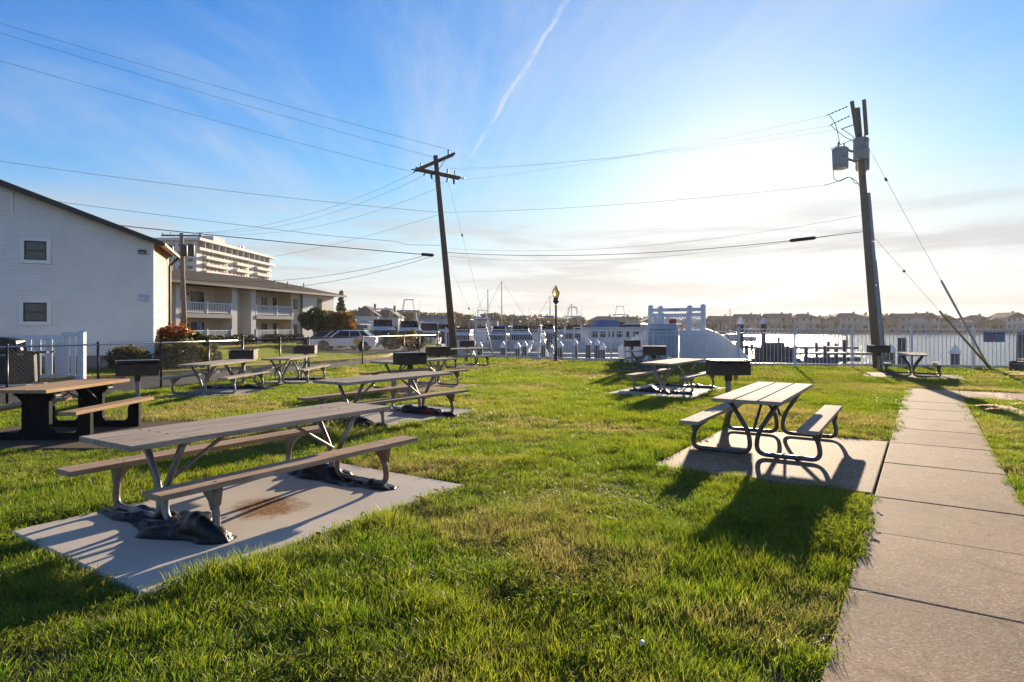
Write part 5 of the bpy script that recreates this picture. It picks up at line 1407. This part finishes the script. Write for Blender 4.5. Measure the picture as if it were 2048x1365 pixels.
# dark pier on the right
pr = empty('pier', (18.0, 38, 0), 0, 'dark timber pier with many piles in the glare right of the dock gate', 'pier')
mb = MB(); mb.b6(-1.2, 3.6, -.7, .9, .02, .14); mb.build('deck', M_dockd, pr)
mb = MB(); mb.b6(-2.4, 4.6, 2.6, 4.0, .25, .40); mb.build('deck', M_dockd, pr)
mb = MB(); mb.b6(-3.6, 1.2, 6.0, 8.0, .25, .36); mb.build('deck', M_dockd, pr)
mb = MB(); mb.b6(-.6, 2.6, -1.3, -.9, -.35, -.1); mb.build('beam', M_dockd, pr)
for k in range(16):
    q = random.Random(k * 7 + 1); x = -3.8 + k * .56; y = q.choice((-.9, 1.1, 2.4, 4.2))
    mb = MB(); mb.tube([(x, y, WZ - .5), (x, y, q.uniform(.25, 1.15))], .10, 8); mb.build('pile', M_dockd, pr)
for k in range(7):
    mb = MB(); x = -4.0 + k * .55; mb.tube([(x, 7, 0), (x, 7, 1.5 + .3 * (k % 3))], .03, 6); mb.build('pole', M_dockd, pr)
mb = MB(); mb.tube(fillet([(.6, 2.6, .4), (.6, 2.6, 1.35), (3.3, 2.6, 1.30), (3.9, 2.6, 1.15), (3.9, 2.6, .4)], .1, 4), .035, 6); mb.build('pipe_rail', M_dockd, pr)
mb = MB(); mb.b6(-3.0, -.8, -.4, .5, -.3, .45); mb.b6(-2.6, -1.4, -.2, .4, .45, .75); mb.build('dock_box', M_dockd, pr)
mb = MB()
for k in range(60):
    q = random.Random(k); mb.box((-4.2 + q.random() * 4.6, -2.6 + q.random() * 1.5, WZ + .1 + q.random() * .5), (.3 + .4 * q.random(), .3 + .3 * q.random(), .2 + .2 * q.random()), (q.random() * 3, q.random() * 3, q.random() * 3))
o = mb.build('riprap', M_dockd); o.location = (18.0, 38, 0); o['kind'] = 'stuff'; tag(o, 'dark heap of rocks at the foot of the pier', 'rocks')

# ------------------------------------------------------------------ far shore
FS = [(-52, 150), (-30, 178), (-8, 195), (20, 210), (48, 232), (80, 246), (140, 246), (260, 242), (420, 236)]
M_fland = pm('far_ground', (.10, .085, .05), (.08, .075, .04), .1, 1.0, coord='World')
fsheet = poly_sheet('far_shore', FS + [(600, 236), (600, 800), (-330, 800), (-250, 420)], .5, M_fland, thick=2.2)
mb = MB()
for a, b in zip(FS[:-1], FS[1:]): mb.bar((a[0], a[1] - .2, -.2), (b[0], b[1] - .2, -.2), .3, 1.6)
o = mb.build('far_bulkhead', pm('far_bulkhead_timber', (.10, .075, .055), (.075, .058, .045), .5, .9)); o['kind'] = 'structure'
def shore_y(x):
    for a, b in zip(FS[:-1], FS[1:]):
        if a[0] <= x <= b[0]: return a[1] + (b[1] - a[1]) * (x - a[0]) / (b[0] - a[0])
    return 240
hcols = [((.42, .40, .38), 'grey'), ((.58, .56, .53), 'white'), ((.26, .19, .14), 'brown'), ((.40, .32, .24), 'tan'), ((.30, .33, .37), 'blue grey')]
hm = [(pm('far_wall_' + n.replace(' ', '_'), c, tuple(x * .9 for x in c), .6, .8), n) for c, n in hcols]
M_froof = [pm('far_roof_a', (.13, .105, .09), (.10, .085, .075), .8, .9), pm('far_roof_b', (.17, .12, .085), (.13, .095, .07), .8, .9)]
def far_house(label, px, back, w, dp, h, rise, mi, ri, hip=False, porch=True):
    # depth from the shoreline at that bearing
    d = 220
    for _ in range(6): d = shore_y(px_(px, d)) + back
    x = px_(px, d)
    hse = empty('shore_house', (x, d, .5), 0, label, 'house', 'houses on the far shore')
    mb = MB(); mb.b6(-w / 2, w / 2, -dp / 2, dp / 2, -.3, h); mb.build('wall', hm[mi][0], hse)
    mb = MB(); o_ = .5
    if hip:
        mb.add([(-w / 2 - o_, -dp / 2 - o_, h + .01), (w / 2 + o_, -dp / 2 - o_, h + .01), (w / 2 + o_, dp / 2 + o_, h + .01), (-w / 2 - o_, dp / 2 + o_, h + .01), (-w * .2, 0, h + rise), (w * .2, 0, h + rise)], [(0, 3, 2, 1), (0, 1, 5, 4), (1, 2, 5), (2, 3, 4, 5), (3, 0, 4)])
        rf_ = mb.build('roof', M_froof[ri], hse)
    else:
        if w < dp * 1.1: mb.prism([(-w / 2 - o_, h + .01), (w / 2 + o_, h + .01), (0, h + rise)], -dp / 2 - .4, dp / 2 + .4)
        else: mb.prism([(-dp / 2 - o_, h + .01), (dp / 2 + o_, h + .01), (0, h + rise)], -w / 2 - .4, w / 2 + .4, axis='x')
        rf_ = mb.build('roof', M_froof[ri], hse)
    q = random.Random(int(px))
    mb = MB(); mb.b6(w * .2, w * .2 + .6, -.3, .3, h + rise * .5, h + rise + .6); mb.build('chimney', hm[2][0], rf_)
    nf = 2 if h > 4.2 else 1
    n = max(2, int(w / 2.2))
    for f in range(nf):
        for i in range(n):
            xx = -w / 2 + (i + .5) * w / n; mb = MB(); mb.b6(xx - .5, xx + .5, -dp / 2 - .05, -dp / 2 - .005, .8 + f * 2.7, 2.1 + f * 2.7); mb.build('window', M_glass if q.random() < .75 else M_shade, hse)
    if porch and nf == 2:
        mb = MB(); mb.b6(-w * .42, w * .42, -dp / 2 - 1.5, -dp / 2 - .06, 2.75, 2.95); mb.b6(-w * .42, w * .42, -dp / 2 - 1.5, -dp / 2 - 1.44, 3.65, 3.75)
        for i in range(5): xx = -w * .41 + i * w * .205; mb.b6(xx - .07, xx + .07, -dp / 2 - 1.5, -dp / 2 - 1.36, -.3, 2.745)
        mb.build('deck', hm[1][0], hse)
    return hse
HS = [(1440, 8, 9, 8, 3.6, 2.2, 2, 1, False), (1492, 9, 9, 8, 4.6, 2.0, 3, 0, False), (1512, 16, 7, 8, 4.2, 2.2, 2, 1, True), (1553, 9, 9.5, 8, 4.9, 1.9, 3, 1, False), (1604, 9, 10.5, 9, 4.9, 1.8, 0, 0, True), (1632, 9, 6, 8, 3.5, 1.8, 2, 1, False), (1652, 9, 6.5, 9, 3.8, 2.0, 3, 1, False),
      (1692, 9, 14, 9, 5.0, 2.0, 0, 1, True), (1738, 9, 8, 8, 4.2, 1.9, 2, 1, False), (1782, 9, 9, 8, 4.2, 1.8, 2, 1, False), (1818, 8, 13, 9, 4.9, 1.9, 4, 0, False), (1846, 9, 7, 10, 4.6, 2.4, 1, 0, False), (1882, 12, 8, 8, 4.0, 2.2, 2, 0, False), (1912, 6, 9, 7, 3.4, .7, 4, 0, True), (1950, 12, 8, 8, 4.4, 1.8, 3, 1, True), (1972, 9, 8, 9, 3.2, 1.6, 2, 1, False), (2015, 9, 9, 10, 5.0, 2.2, 1, 1, False), (2044, 13, 7, 8, 4.2, 2, 3, 1, False), (2085, 9, 9, 8, 4.6, 2, 0, 0, False)]
hl = ['low brown house just right of the dock gate lattice', 'tan gabled house behind the tall brown pilings', 'brown hip roofed house set back behind the tan gabled one', 'tan house with deck under a tall tree clump', 'grey hip roofed house left of two small gables', 'small brown house beside the grey hip roofed one', 'small tan gabled house before the longest grey house', 'longest grey house with two rows of windows', 'brown house hidden partly by the transformer pole', 'brown house just right of the transformer pole', 'long blue grey house with dark roof', 'narrow white gabled house with porch deck', 'brown gabled house set among trees behind the yellow guard', 'flat blue grey boathouse style house between the guy wires', 'tan hip roofed house behind the guy wire', 'low brown house above the NO sign', 'white gabled house with balcony deck above the sign', 'tan house set back beyond the white gabled one', 'grey house at the end of the row beyond the sign']
for p, l in zip(HS, hl): far_house(l + ' on the far shore', *p)
HL = [(722, 6, 9, 8, 4.0, 2.8, 0, 0, False), (738, 5, 7.0, 9, 4.2, 2.8, 1, 0, False), (778, 8, 7, 9, 4.0, 2.8, 1, 0, False), (868, 6, 12, 7, 3.8, 1.0, 4, 0, True), (975, 12, 7, 8, 3.4, 2.0, 4, 0, False), (1206, 10, 11, 8, 3.6, 1.7, 2, 0, True), (1243, 10, 11, 8, 3.4, 1.8, 4, 1, False), (1302, 10, 8, 8, 3.4, 1.9, 3, 1, False)]
ll = ['grey roofed house beside the orange autumn tree', 'white gabled house behind the parked suv', 'white gabled house behind the flybridge cruiser', 'long low blue grey boathouse left of the leaning pole', 'blue grey gabled house below the shorter mast', 'long brown hip roofed house with dark roof', 'wide blue grey house left of the dock gate', 'tan gabled house hidden behind the dock gate lattice']
for p, l in zip(HL, ll): far_house(l + ', across the marina', *p, porch=False)
# far trees
crowns = []
for k in range(5): crowns.append(leaf_cloud('crown', rl(50 + k, 10, 2.6, 3.2, 2.6, 1.7, .85), 1500, .55, (M_leaffar, M_leaffar2)[k % 2 if k < 4 else 0], 60 + k))
tm = MB(); tm.tube([(0, 0, -.5), (0, 0, 3.2)], [.28, .16], 6); tm.tube([(0, 0, 2), (1.2, .4, 4)], [.14, .05], 5); tm.tube([(0, 0, 2), (-1.1, .3, 4.2)], [.14, .05], 5); trunkm = tm.mesh('trunk', M_bark)
def far_tree(px, back, top_y, k, label, wide=1.0, grp='trees on the far shore'):
    d = 200
    for _ in range(6): d = shore_y(px_(px, d)) + back
    hgt = CH + (Y0 - top_y) * d / F - .5
    t = empty('shore_tree', (px_(px, d), d, .5), rnd.uniform(0, 6), label, 'tree', grp)
    link('trunk', trunkm, t); link('crown', crowns[k % 5], t)
    s = max(.35, hgt / 6.6); t.scale = (s * wide, s * wide, s)
prof = [(690, 628), (705, 622), (720, 617), (735, 612), (750, 622), (762, 634), (775, 636), (790, 622), (805, 617), (818, 620), (830, 616), (845, 622), (858, 626), (872, 630), (885, 622), (900, 618), (915, 632), (930, 630), (945, 628), (960, 630), (975, 630), (990, 624), (1003, 626), (1018, 628), (1032, 626), (1045, 634), (1060, 638), (1075, 636), (1090, 632), (1105, 636), (1120, 640), (1135, 636), (1148, 632), (1160, 640), (1175, 641), (1190, 634), (1205, 642), (1222, 634), (1240, 640), (1256, 644), (1272, 632), (1286, 636), (1300, 640), (1315, 640)]
for i, (p, ty) in enumerate(prof):
    far_tree(p + rnd.uniform(-3, 3), 20 + rnd.uniform(0, 18), ty + rnd.uniform(-2, 2), i, ('rusty autumn tree in the wooded skyline behind the marina', 'dull green tree in the wooded skyline behind the marina')[(i % 5) in (1, 3)], 1.25, ('autumn skyline trees', 'green skyline trees')[(i % 5) in (1, 3)])
for i, (p, ty) in enumerate([(1422, 634), (1432, 630), (1448, 640), (1540, 632), (1552, 630), (1562, 634), (1640, 636), (1712, 632), (1730, 640), (1760, 638), (1850, 632), (1862, 636), (1895, 634), (1930, 632), (1938, 634), (1995, 632), (2003, 634), (2040, 636), (1470, 642), (1590, 642), (1670, 640), (1790, 641), (2070, 634)]):
    far_tree(p, 22 + rnd.uniform(0, 12), ty, i, ('rusty tree between the houses across the bay', 'dull green tree between the houses across the bay')[(i % 5) in (1, 3)], 1.1, ('autumn trees across the bay', 'green trees across the bay')[(i % 5) in (1, 3)])
for i, p in enumerate((1425, 1466, 1528, 1578, 1642, 1728, 1764, 1862, 1896, 1934, 1990, 2034)):
    far_tree(p, 3.5 + (i % 3), 646 + (i * 7) % 9, i + 2, 'small rusty tree on the bay bank between two houses', 1.2, 'small bank trees')
# distant woods beyond the houses
woods = leaf_cloud('woods', [(x, 330 + 40 * math.sin(x * .03), 3.0, 14, 10, 4.0 + 1.2 * math.sin(x * .11)) for x in range(-120, 330, 12)], 16000, 1.5, M_leaffar, 99)
o = link('woods', woods); o['kind'] = 'stuff'; tag(o, 'low band of distant brown woods behind the far houses', 'woods')

# ------------------------------------------------------------------ small things along the right side
fa = math.atan2(FENCE[3].y - FENCE[2].y, FENCE[3].x - FENCE[2].x)
def on_fence(px, off=-.05):
    a, b = FENCE[2], FENCE[3]; r = (px - 1024) / F; dx, dy = b.x - a.x, b.y - a.y
    t = (r * a.y - a.x) / (dx - r * dy); return Vector((a.x + dx * t, a.y + dy * t + off, 0))
sgp = on_fence(1986); sgn_ = empty('fence_sign', sgp, fa, 'blue grey sign with red NO lettering on the bay fence', 'sign')
mb = MB(); mb.box((0, 0, 1.31), (.72, .012, .39)); pl = mb.build('sign_plate', pm('sign_bluegrey', (.16, .21, .28), (.14, .185, .25), 4, .5), sgn_, bevel=.004)
mb = MB(); mb.b6(-.33, .33, -.012, -.0065, 1.44, 1.475); mb.build('header_band', plain('sign_navy', (.04, .06, .10), .5), pl)
text_mesh('NO', .20, plain('sign_red', (.65, .02, .02), .5), pl, (-.13, -.009, 1.29), (math.pi / 2, 0, 0))
tb_ = on_fence(2018, -.35); tub = empty('barrel_tub', tb_, 0, 'dark slatted barrel tub at the foot of the bay fence', 'tub')
mb = MB(); mb.lathe([(.20, 0), (.23, .12), (.24, .25), (.235, .40), (.20, .41), (.20, .33)], n=18); mb.build('staves', M_dockd, tub)
mb = MB(); mb.lathe([(.243, .29), (.246, .33)], n=18); mb.build('hoop', M_galv, tub)
# litter in the grass
lt = G(1281, 1306); mb = MB(); mb.lathe([(.016, 0), (.020, .035), (.018, .045)], n=10); o = mb.build('litter', M_white, smooth=True); o.location = (lt.x, lt.y, .035); o.rotation_euler = (.5, .3, 0); o.scale = (.75,) * 3; tag(o, 'tiny white scrap of litter lying in the lawn', 'litter')
# fountain grass with pale plumes, rooted beside the path
M_blade2 = leaf_mat('fountain_grass', ((.09, .12, .025), (.12, .13, .03), (.26, .21, .08)), .8, .45)
M_plume = leaf_mat('plume', ((.58, .48, .38), (.62, .52, .42), (.70, .62, .52)), .8, .5)
def fountain(loc, seed, label, R=.95, nb=320, npl=26, H=.9):
    q = random.Random(seed)
    t = empty('fountain_grass', loc, 0, label, 'ornamental grass')
    vs_, fs_, tint = [], [], []
    for i in range(nb):
        a = q.uniform(0, 6.283); ll_ = q.uniform(.6, 1.15); h = H * q.uniform(.5, 1.0); sp_x = R * q.uniform(.3, 1.0)
        b = len(vs_); w = .006
        dx, dy = math.cos(a), math.sin(a); px0, py0 = q.uniform(-.12, .12), q.uniform(-.12, .12)
        for k in range(5):
            u = k / 4; x = sp_x * u ** 1.3; z_ = h * (1.9 * u - 1.25 * u * u); ww = w * (1 - u * .85)
            vs_ += [(px0 + dx * x - dy * ww, py0 + dy * x + dx * ww, z_), (px0 + dx * x + dy * ww, py0 + dy * x - dx * ww, z_)]
        for k in range(4): fs_.append((b + 2 * k, b + 2 * k + 1, b + 2 * k + 3, b + 2 * k + 2)); tint.append(q.random())
    me = bpy.data.meshes.new('blades'); me.from_pydata(vs_, [], fs_); at = me.attributes.new('tint', 'FLOAT', 'FACE'); at.data.foreach_set('value', tint); me.materials.append(M_blade2)
    o = link('blades', me, t); o['kind'] = 'stuff'
    for i in range(npl):
        a = q.uniform(0, 6.283) if i > npl * .55 else q.uniform(2.2, 3.9); sp_x = R * q.uniform(.75, 1.25); h = H * q.uniform(.75, 1.15)
        dx, dy = math.cos(a), math.sin(a); C = []
        for k in range(9): u = k / 8; C.append(Vector((dx * sp_x * u ** 1.4, dy * sp_x * u ** 1.4, h * (2.1 * u - 1.2 * u * u))))
        mb = MB(); mb.tube(C[:7], .0025, 4, cap=False)
        st = mb.build('plume_stalk', M_blade2, t)
        vs2, fs2 = [], []
        A, B_ = C[5], C[8]
        for k in range(150):
            u = q.random(); p = A.lerp(B_, u) + Vector((0, 0, .03 * math.sin(u * 3.1))); dd = (B_ - A).normalized() * .035 + Vector((q.gauss(0, 1), q.gauss(0, 1), q.gauss(0, 1))) * .020 * (1.2 - u)
            b = len(vs2); sd = Vector((q.gauss(0, 1), q.gauss(0, 1), q.gauss(0, 1))).normalized() * .0038
            vs2 += [p - sd, p + sd, p + dd]; fs2.append((b, b + 1, b + 2))
        me = bpy.data.meshes.new('plume'); me.from_pydata(vs2, [], fs2); me.materials.append(M_plume); link('plume', me, st)
    return t
fountain(Vector((7.8, 8.75, 0)), 3, 'fountain grass with pale arching plumes on the lawn right of the path', .95, 380, 12, .72)
fountain(Vector((11.3, 12.6, 0)), 8, 'fountain grass clump with plumes farther along, near the cross path', .95, 300, 8, 1.0)

# ------------------------------------------------------------------ grass
gc = bpy.data.collections.new('grass_tufts')
def tuft(name, n, rad, h0, h1, w, seed, segs=3, lean=.5):
    q = random.Random(seed); vs_, fs_, tint = [], [], []
    for i in range(n):
        a = q.uniform(0, 6.283); d = rad * math.sqrt(q.random()); bx, by = d * math.cos(a), d * math.sin(a)
        la = a + q.gauss(0, 1.1); h = q.uniform(h0, h1) * (1.15 - .4 * d / rad); ln = h * lean * q.uniform(.2, 1.6)
        fa_ = q.uniform(0, 6.283); wx, wy = math.cos(fa_), math.sin(fa_); ww = w * q.uniform(.7, 1.25); b = len(vs_); tn = q.random()
        for k in range(segs):
            u = k / segs; o_ = ln * u ** 1.8; z_ = h * (u - .18 * u * u); s = ww * (1 - u * .55) * .5
            x, y = bx + math.cos(la) * o_, by + math.sin(la) * o_
            vs_ += [(x - wx * s, y - wy * s, z_), (x + wx * s, y + wy * s, z_)]
        x, y = bx + math.cos(la) * ln, by + math.sin(la) * ln; vs_.append((x, y, h * (.82 if ln < h else .62)))
        for k in range(segs - 1): fs_.append((b + 2 * k, b + 2 * k + 1, b + 2 * k + 3, b + 2 * k + 2)); tint.append(tn)
        fs_.append((b + 2 * segs - 2, b + 2 * segs - 1, b + 2 * segs)); tint.append(tn)
    me = bpy.data.meshes.new(name); me.from_pydata(vs_, [], fs_)
    at = me.attributes.new('tint', 'FLOAT', 'FACE'); at.data.foreach_set('value', tint); me.materials.append(M_grass)
    o = bpy.data.objects.new(name, me); gc.objects.link(o)
for k in range(6): tuft('tuft_a%d' % k, 44, .11, .045, .105, .0052, 100 + k)
for k in range(4): tuft('tuft_b%d' % k, 70, .20, .05, .10, .0085, 200 + k, 2)
for k in range(4): tuft('tuft_c%d' % k, 80, .36, .05, .10, .016, 300 + k, 2)

def clover(name, seed):
    q = random.Random(seed); vs_, fs_, tint = [], [], []
    for i in range(9):
        a = q.uniform(0, 6.283); d = .10 * math.sqrt(q.random()); h = q.uniform(.045, .085); x0, y0 = d * math.cos(a), d * math.sin(a); r0 = q.uniform(.007, .011)
        for k in range(3):
            b = len(vs_); t0 = a + k * 2.094
            c = Vector((x0 + math.cos(t0) * r0, y0 + math.sin(t0) * r0, h)); tl = q.uniform(-.004, .004)
            vs_ += [(x0, y0, h - .002)] + [(c.x + r0 * .95 * math.cos(t0 + w), c.y + r0 * .95 * math.sin(t0 + w), h + tl + .006 * math.sin(t0 + w + a)) for w in (-1.9, -.9, 0, .9, 1.9)]
            fs_.append(tuple(range(b, b + 6))); tint.append(.6 + .4 * q.random())
    me = bpy.data.meshes.new(name); me.from_pydata(vs_, [], fs_); at = me.attributes.new('tint', 'FLOAT', 'FACE'); at.data.foreach_set('value', tint); me.materials.append(M_clover)
    gc.objects.link(bpy.data.objects.new(name, me))
M_clover = leaf_mat('clover_leaf', ((.07, .12, .02), (.09, .13, .022), (.15, .17, .03)), .8, .45, .8, spec=.05)
M_straw = leaf_mat('straw_blade', ((.24, .19, .10), (.20, .15, .075), (.34, .28, .17)), .8, .3)
clover('tuft_d0', 1); clover('tuft_d1', 2)
gm_ = M_grass; M_grass = M_straw
tuft('tuft_e0', 16, .13, .03, .07, .0035, 400, 3, 1.6); tuft('tuft_e1', 14, .13, .03, .08, .0035, 401, 3, 1.8); M_grass = gm_
GA = list(range(6)) * 5 + [14, 16, 17, 16]
def in_poly(x, y, poly):
    c = np.zeros(x.shape, bool); n = len(poly); j = n - 1
    for i in range(n):
        xi, yi = poly[i]; xj, yj = poly[j]
        m = ((yi > y) != (yj > y)) & (x < (xj - xi) * (y - yi) / (yj - yi + 1e-12) + xi); c ^= m; j = i
    return c
ng = np.random.default_rng(5)
def scatter(y0, y1, dens, ids, xlim=1.05):
    A = xlim * (y1 * y1 - y0 * y0) + 1.5 * (y1 - y0); n = int(A * dens)
    y = np.sqrt(ng.random(n) * (y1 * y1 - y0 * y0) + y0 * y0); x = (ng.random(n) * 2 - 1) * (xlim * y + .6)
    u = x * CU + y * SU; v = -x * SU + y * CU
    keep = in_poly(x, y, LAND) & ~in_poly(x, y, road_pts)
    mg = .045
    for p in PADS_UV: keep &= ~((u > p[0] - mg) & (u < p[1] + mg) & (v > p[2] - mg) & (v < p[3] + mg))
    for p in PADS_XY: keep &= ~((x > p[0] - mg) & (x < p[1] + mg) & (y > p[2] - mg) & (y < p[3] + mg))
    keep &= ~((v > pv0 - .01) & (v < pv1 + .01) & (u < 18.05)); keep &= ~((u > 17.99) & (u < 20.07) & (v < pv1 + .01))
    keep &= ~((x < -13.2) & (y < 20.0) & (y > 16.8))
    # keep off the buildings
    lx = (x - R0.x) * math.cos(AL) + (y - R0.y) * math.sin(AL); ly = -(x - R0.x) * math.sin(AL) + (y - R0.y) * math.cos(AL)
    keep &= ~((lx < .1) & (ly > -.05))
    lx = (x - CA.x) * CEd.x + (y - CA.y) * CEd.y; ly = -(x - CA.x) * CEd.y + (y - CA.y) * CEd.x
    keep &= ~((ly > -.3))
    return x[keep], y[keep], ng.choice(ids, keep.sum())
parts = [scatter(1.6, 6.0, 270, GA, 1.15), scatter(6.0, 10.0, 190, GA), scatter(10.0, 19.0, 75, list(range(6, 10))), scatter(19.0, 37.0, 26, list(range(10, 14))), scatter(37, 66, 9, list(range(10, 14)), .55)]
X = np.concatenate([p[0] for p in parts]); Y = np.concatenate([p[1] for p in parts]); I = np.concatenate([p[2] for p in parts]).astype(np.int32)
jx, jy = [], []
for uj in ue[3:11]:
    for k in range(rnd.randint(2, 6)):
        vj = rnd.choice((rnd.uniform(pv0, pv1), pv0 + abs(rnd.gauss(0, .12)), pv1 - abs(rnd.gauss(0, .12)))); p = UV(uj + rnd.gauss(0, .006), vj); jx.append(p.x); jy.append(p.y)
nj = len(jx); X = np.concatenate([X, jx]); Y = np.concatenate([Y, jy]); I = np.concatenate([I, ng.integers(0, 6, nj)]).astype(np.int32)
n = len(X); U = X * CU + Y * SU; V = -X * SU + Y * CU
hn = np.array([noise.noise(Vector((x * .55, y * .55, 3.0))) for x, y in zip(X, Y)])
hn2 = np.array([noise.noise(Vector((x * 2.3, y * 2.3, 8.0))) for x, y in zip(X, Y)])
sc = .95 + .75 * hn + .55 * hn2
sc *= .8 + .45 * ng.random(n)
dpad = np.maximum(np.maximum(1.95 - U, U - 5.14), np.maximum(4.0 - V, V - 6.16))
sc *= 1 + np.where((V < 4.1), .6, .1) * np.clip(1 - dpad / .55, 0, 1) * (dpad > 0)
for p in PADS_UV[1:4]:
    dp_ = np.maximum(np.maximum(p[0] - U, U - p[1]), np.maximum(p[2] - V, V - p[3])); sc *= 1 + .35 * np.clip(1 - dp_ / .4, 0, 1) * (dp_ > 0)
sc = np.clip(sc, .35, 2.4)
# trampled short grass along the path
dpth = np.minimum(abs(V - pv1), abs(V - pv0)); sc *= np.where((U < 18), .75 + .25 * np.clip(dpth / .5, 0, 1), 1)
cp = np.array([noise.noise(Vector((x * .9, y * .9, 21.0))) for x, y in zip(X, Y)])
near = I < 6
I = np.where(near & (cp > .28) & (ng.random(n) < .20), 15, I).astype(np.int32)
I = np.where((I == 14) & (cp < .05), 2, I).astype(np.int32)
sc[-nj:] = .38 + .25 * ng.random(nj)
me = bpy.data.meshes.new('grass'); me.vertices.add(n)
me.vertices.foreach_set('co', np.stack([X, Y, np.zeros(n)], 1).astype(np.float32).reshape(-1))
a_ = me.attributes.new('rot', 'FLOAT_VECTOR', 'POINT'); rot = np.stack([ng.normal(0, .12, n), ng.normal(0, .12, n), ng.random(n) * 6.283], 1); a_.data.foreach_set('vector', rot.astype(np.float32).reshape(-1))
a_ = me.attributes.new('scl', 'FLOAT_VECTOR', 'POINT'); s3 = np.stack([.85 + .15 * sc, .85 + .15 * sc, sc], 1); s3[-nj:, :2] = .3; a_.data.foreach_set('vector', s3.astype(np.float32).reshape(-1))
a_ = me.attributes.new('idx', 'INT', 'POINT'); a_.data.foreach_set('value', I)
me.update()
go = link('grass', me); tag(go, 'unevenly mown green lawn grass with dry straw patches', 'grass', kind='stuff')
ntg = bpy.data.node_groups.new('grass_instances', 'GeometryNodeTree')
ntg.interface.new_socket('Geometry', in_out='INPUT', socket_type='NodeSocketGeometry'); ntg.interface.new_socket('Geometry', in_out='OUTPUT', socket_type='NodeSocketGeometry')
gi, gout = ntg.nodes.new('NodeGroupInput'), ntg.nodes.new('NodeGroupOutput'); iop = ntg.nodes.new('GeometryNodeInstanceOnPoints'); ci_ = ntg.nodes.new('GeometryNodeCollectionInfo')
ci_.inputs['Collection'].default_value = gc; ci_.inputs['Separate Children'].default_value = True; ci_.inputs['Reset Children'].default_value = True
iop.inputs['Pick Instance'].default_value = True
def na(t, nm):
    x = ntg.nodes.new('GeometryNodeInputNamedAttribute'); x.data_type = t; x.inputs['Name'].default_value = nm; return x.outputs['Attribute']
L_ = ntg.links.new
L_(gi.outputs[0], iop.inputs['Points']); L_(ci_.outputs[0], iop.inputs['Instance']); L_(na('INT', 'idx'), iop.inputs['Instance Index']); L_(na('FLOAT_VECTOR', 'rot'), iop.inputs['Rotation']); L_(na('FLOAT_VECTOR', 'scl'), iop.inputs['Scale']); L_(iop.outputs[0], gout.inputs[0])
md = go.modifiers.new('grass', 'NODES'); md.node_group = ntg
print('grass tufts', n)

# ------------------------------------------------------------------ haze over the bay
hm_, nth, _b, oh = new_mat('haze_air'); nth.nodes.remove(_b)
pvn = nth.nodes.new('ShaderNodeVolumePrincipled'); pvn.inputs['Color'].default_value = (1.0, .93, .86, 1); pvn.inputs['Density'].default_value = .00017; pvn.inputs['Anisotropy'].default_value = .35
nth.links.new(pvn.outputs[0], oh.inputs['Volume'])
mb = MB(); mb.b6(-620, 700, -260, 900, -4.0, 52)
hz_ = mb.build('haze', hm_); hz_['kind'] = 'stuff'
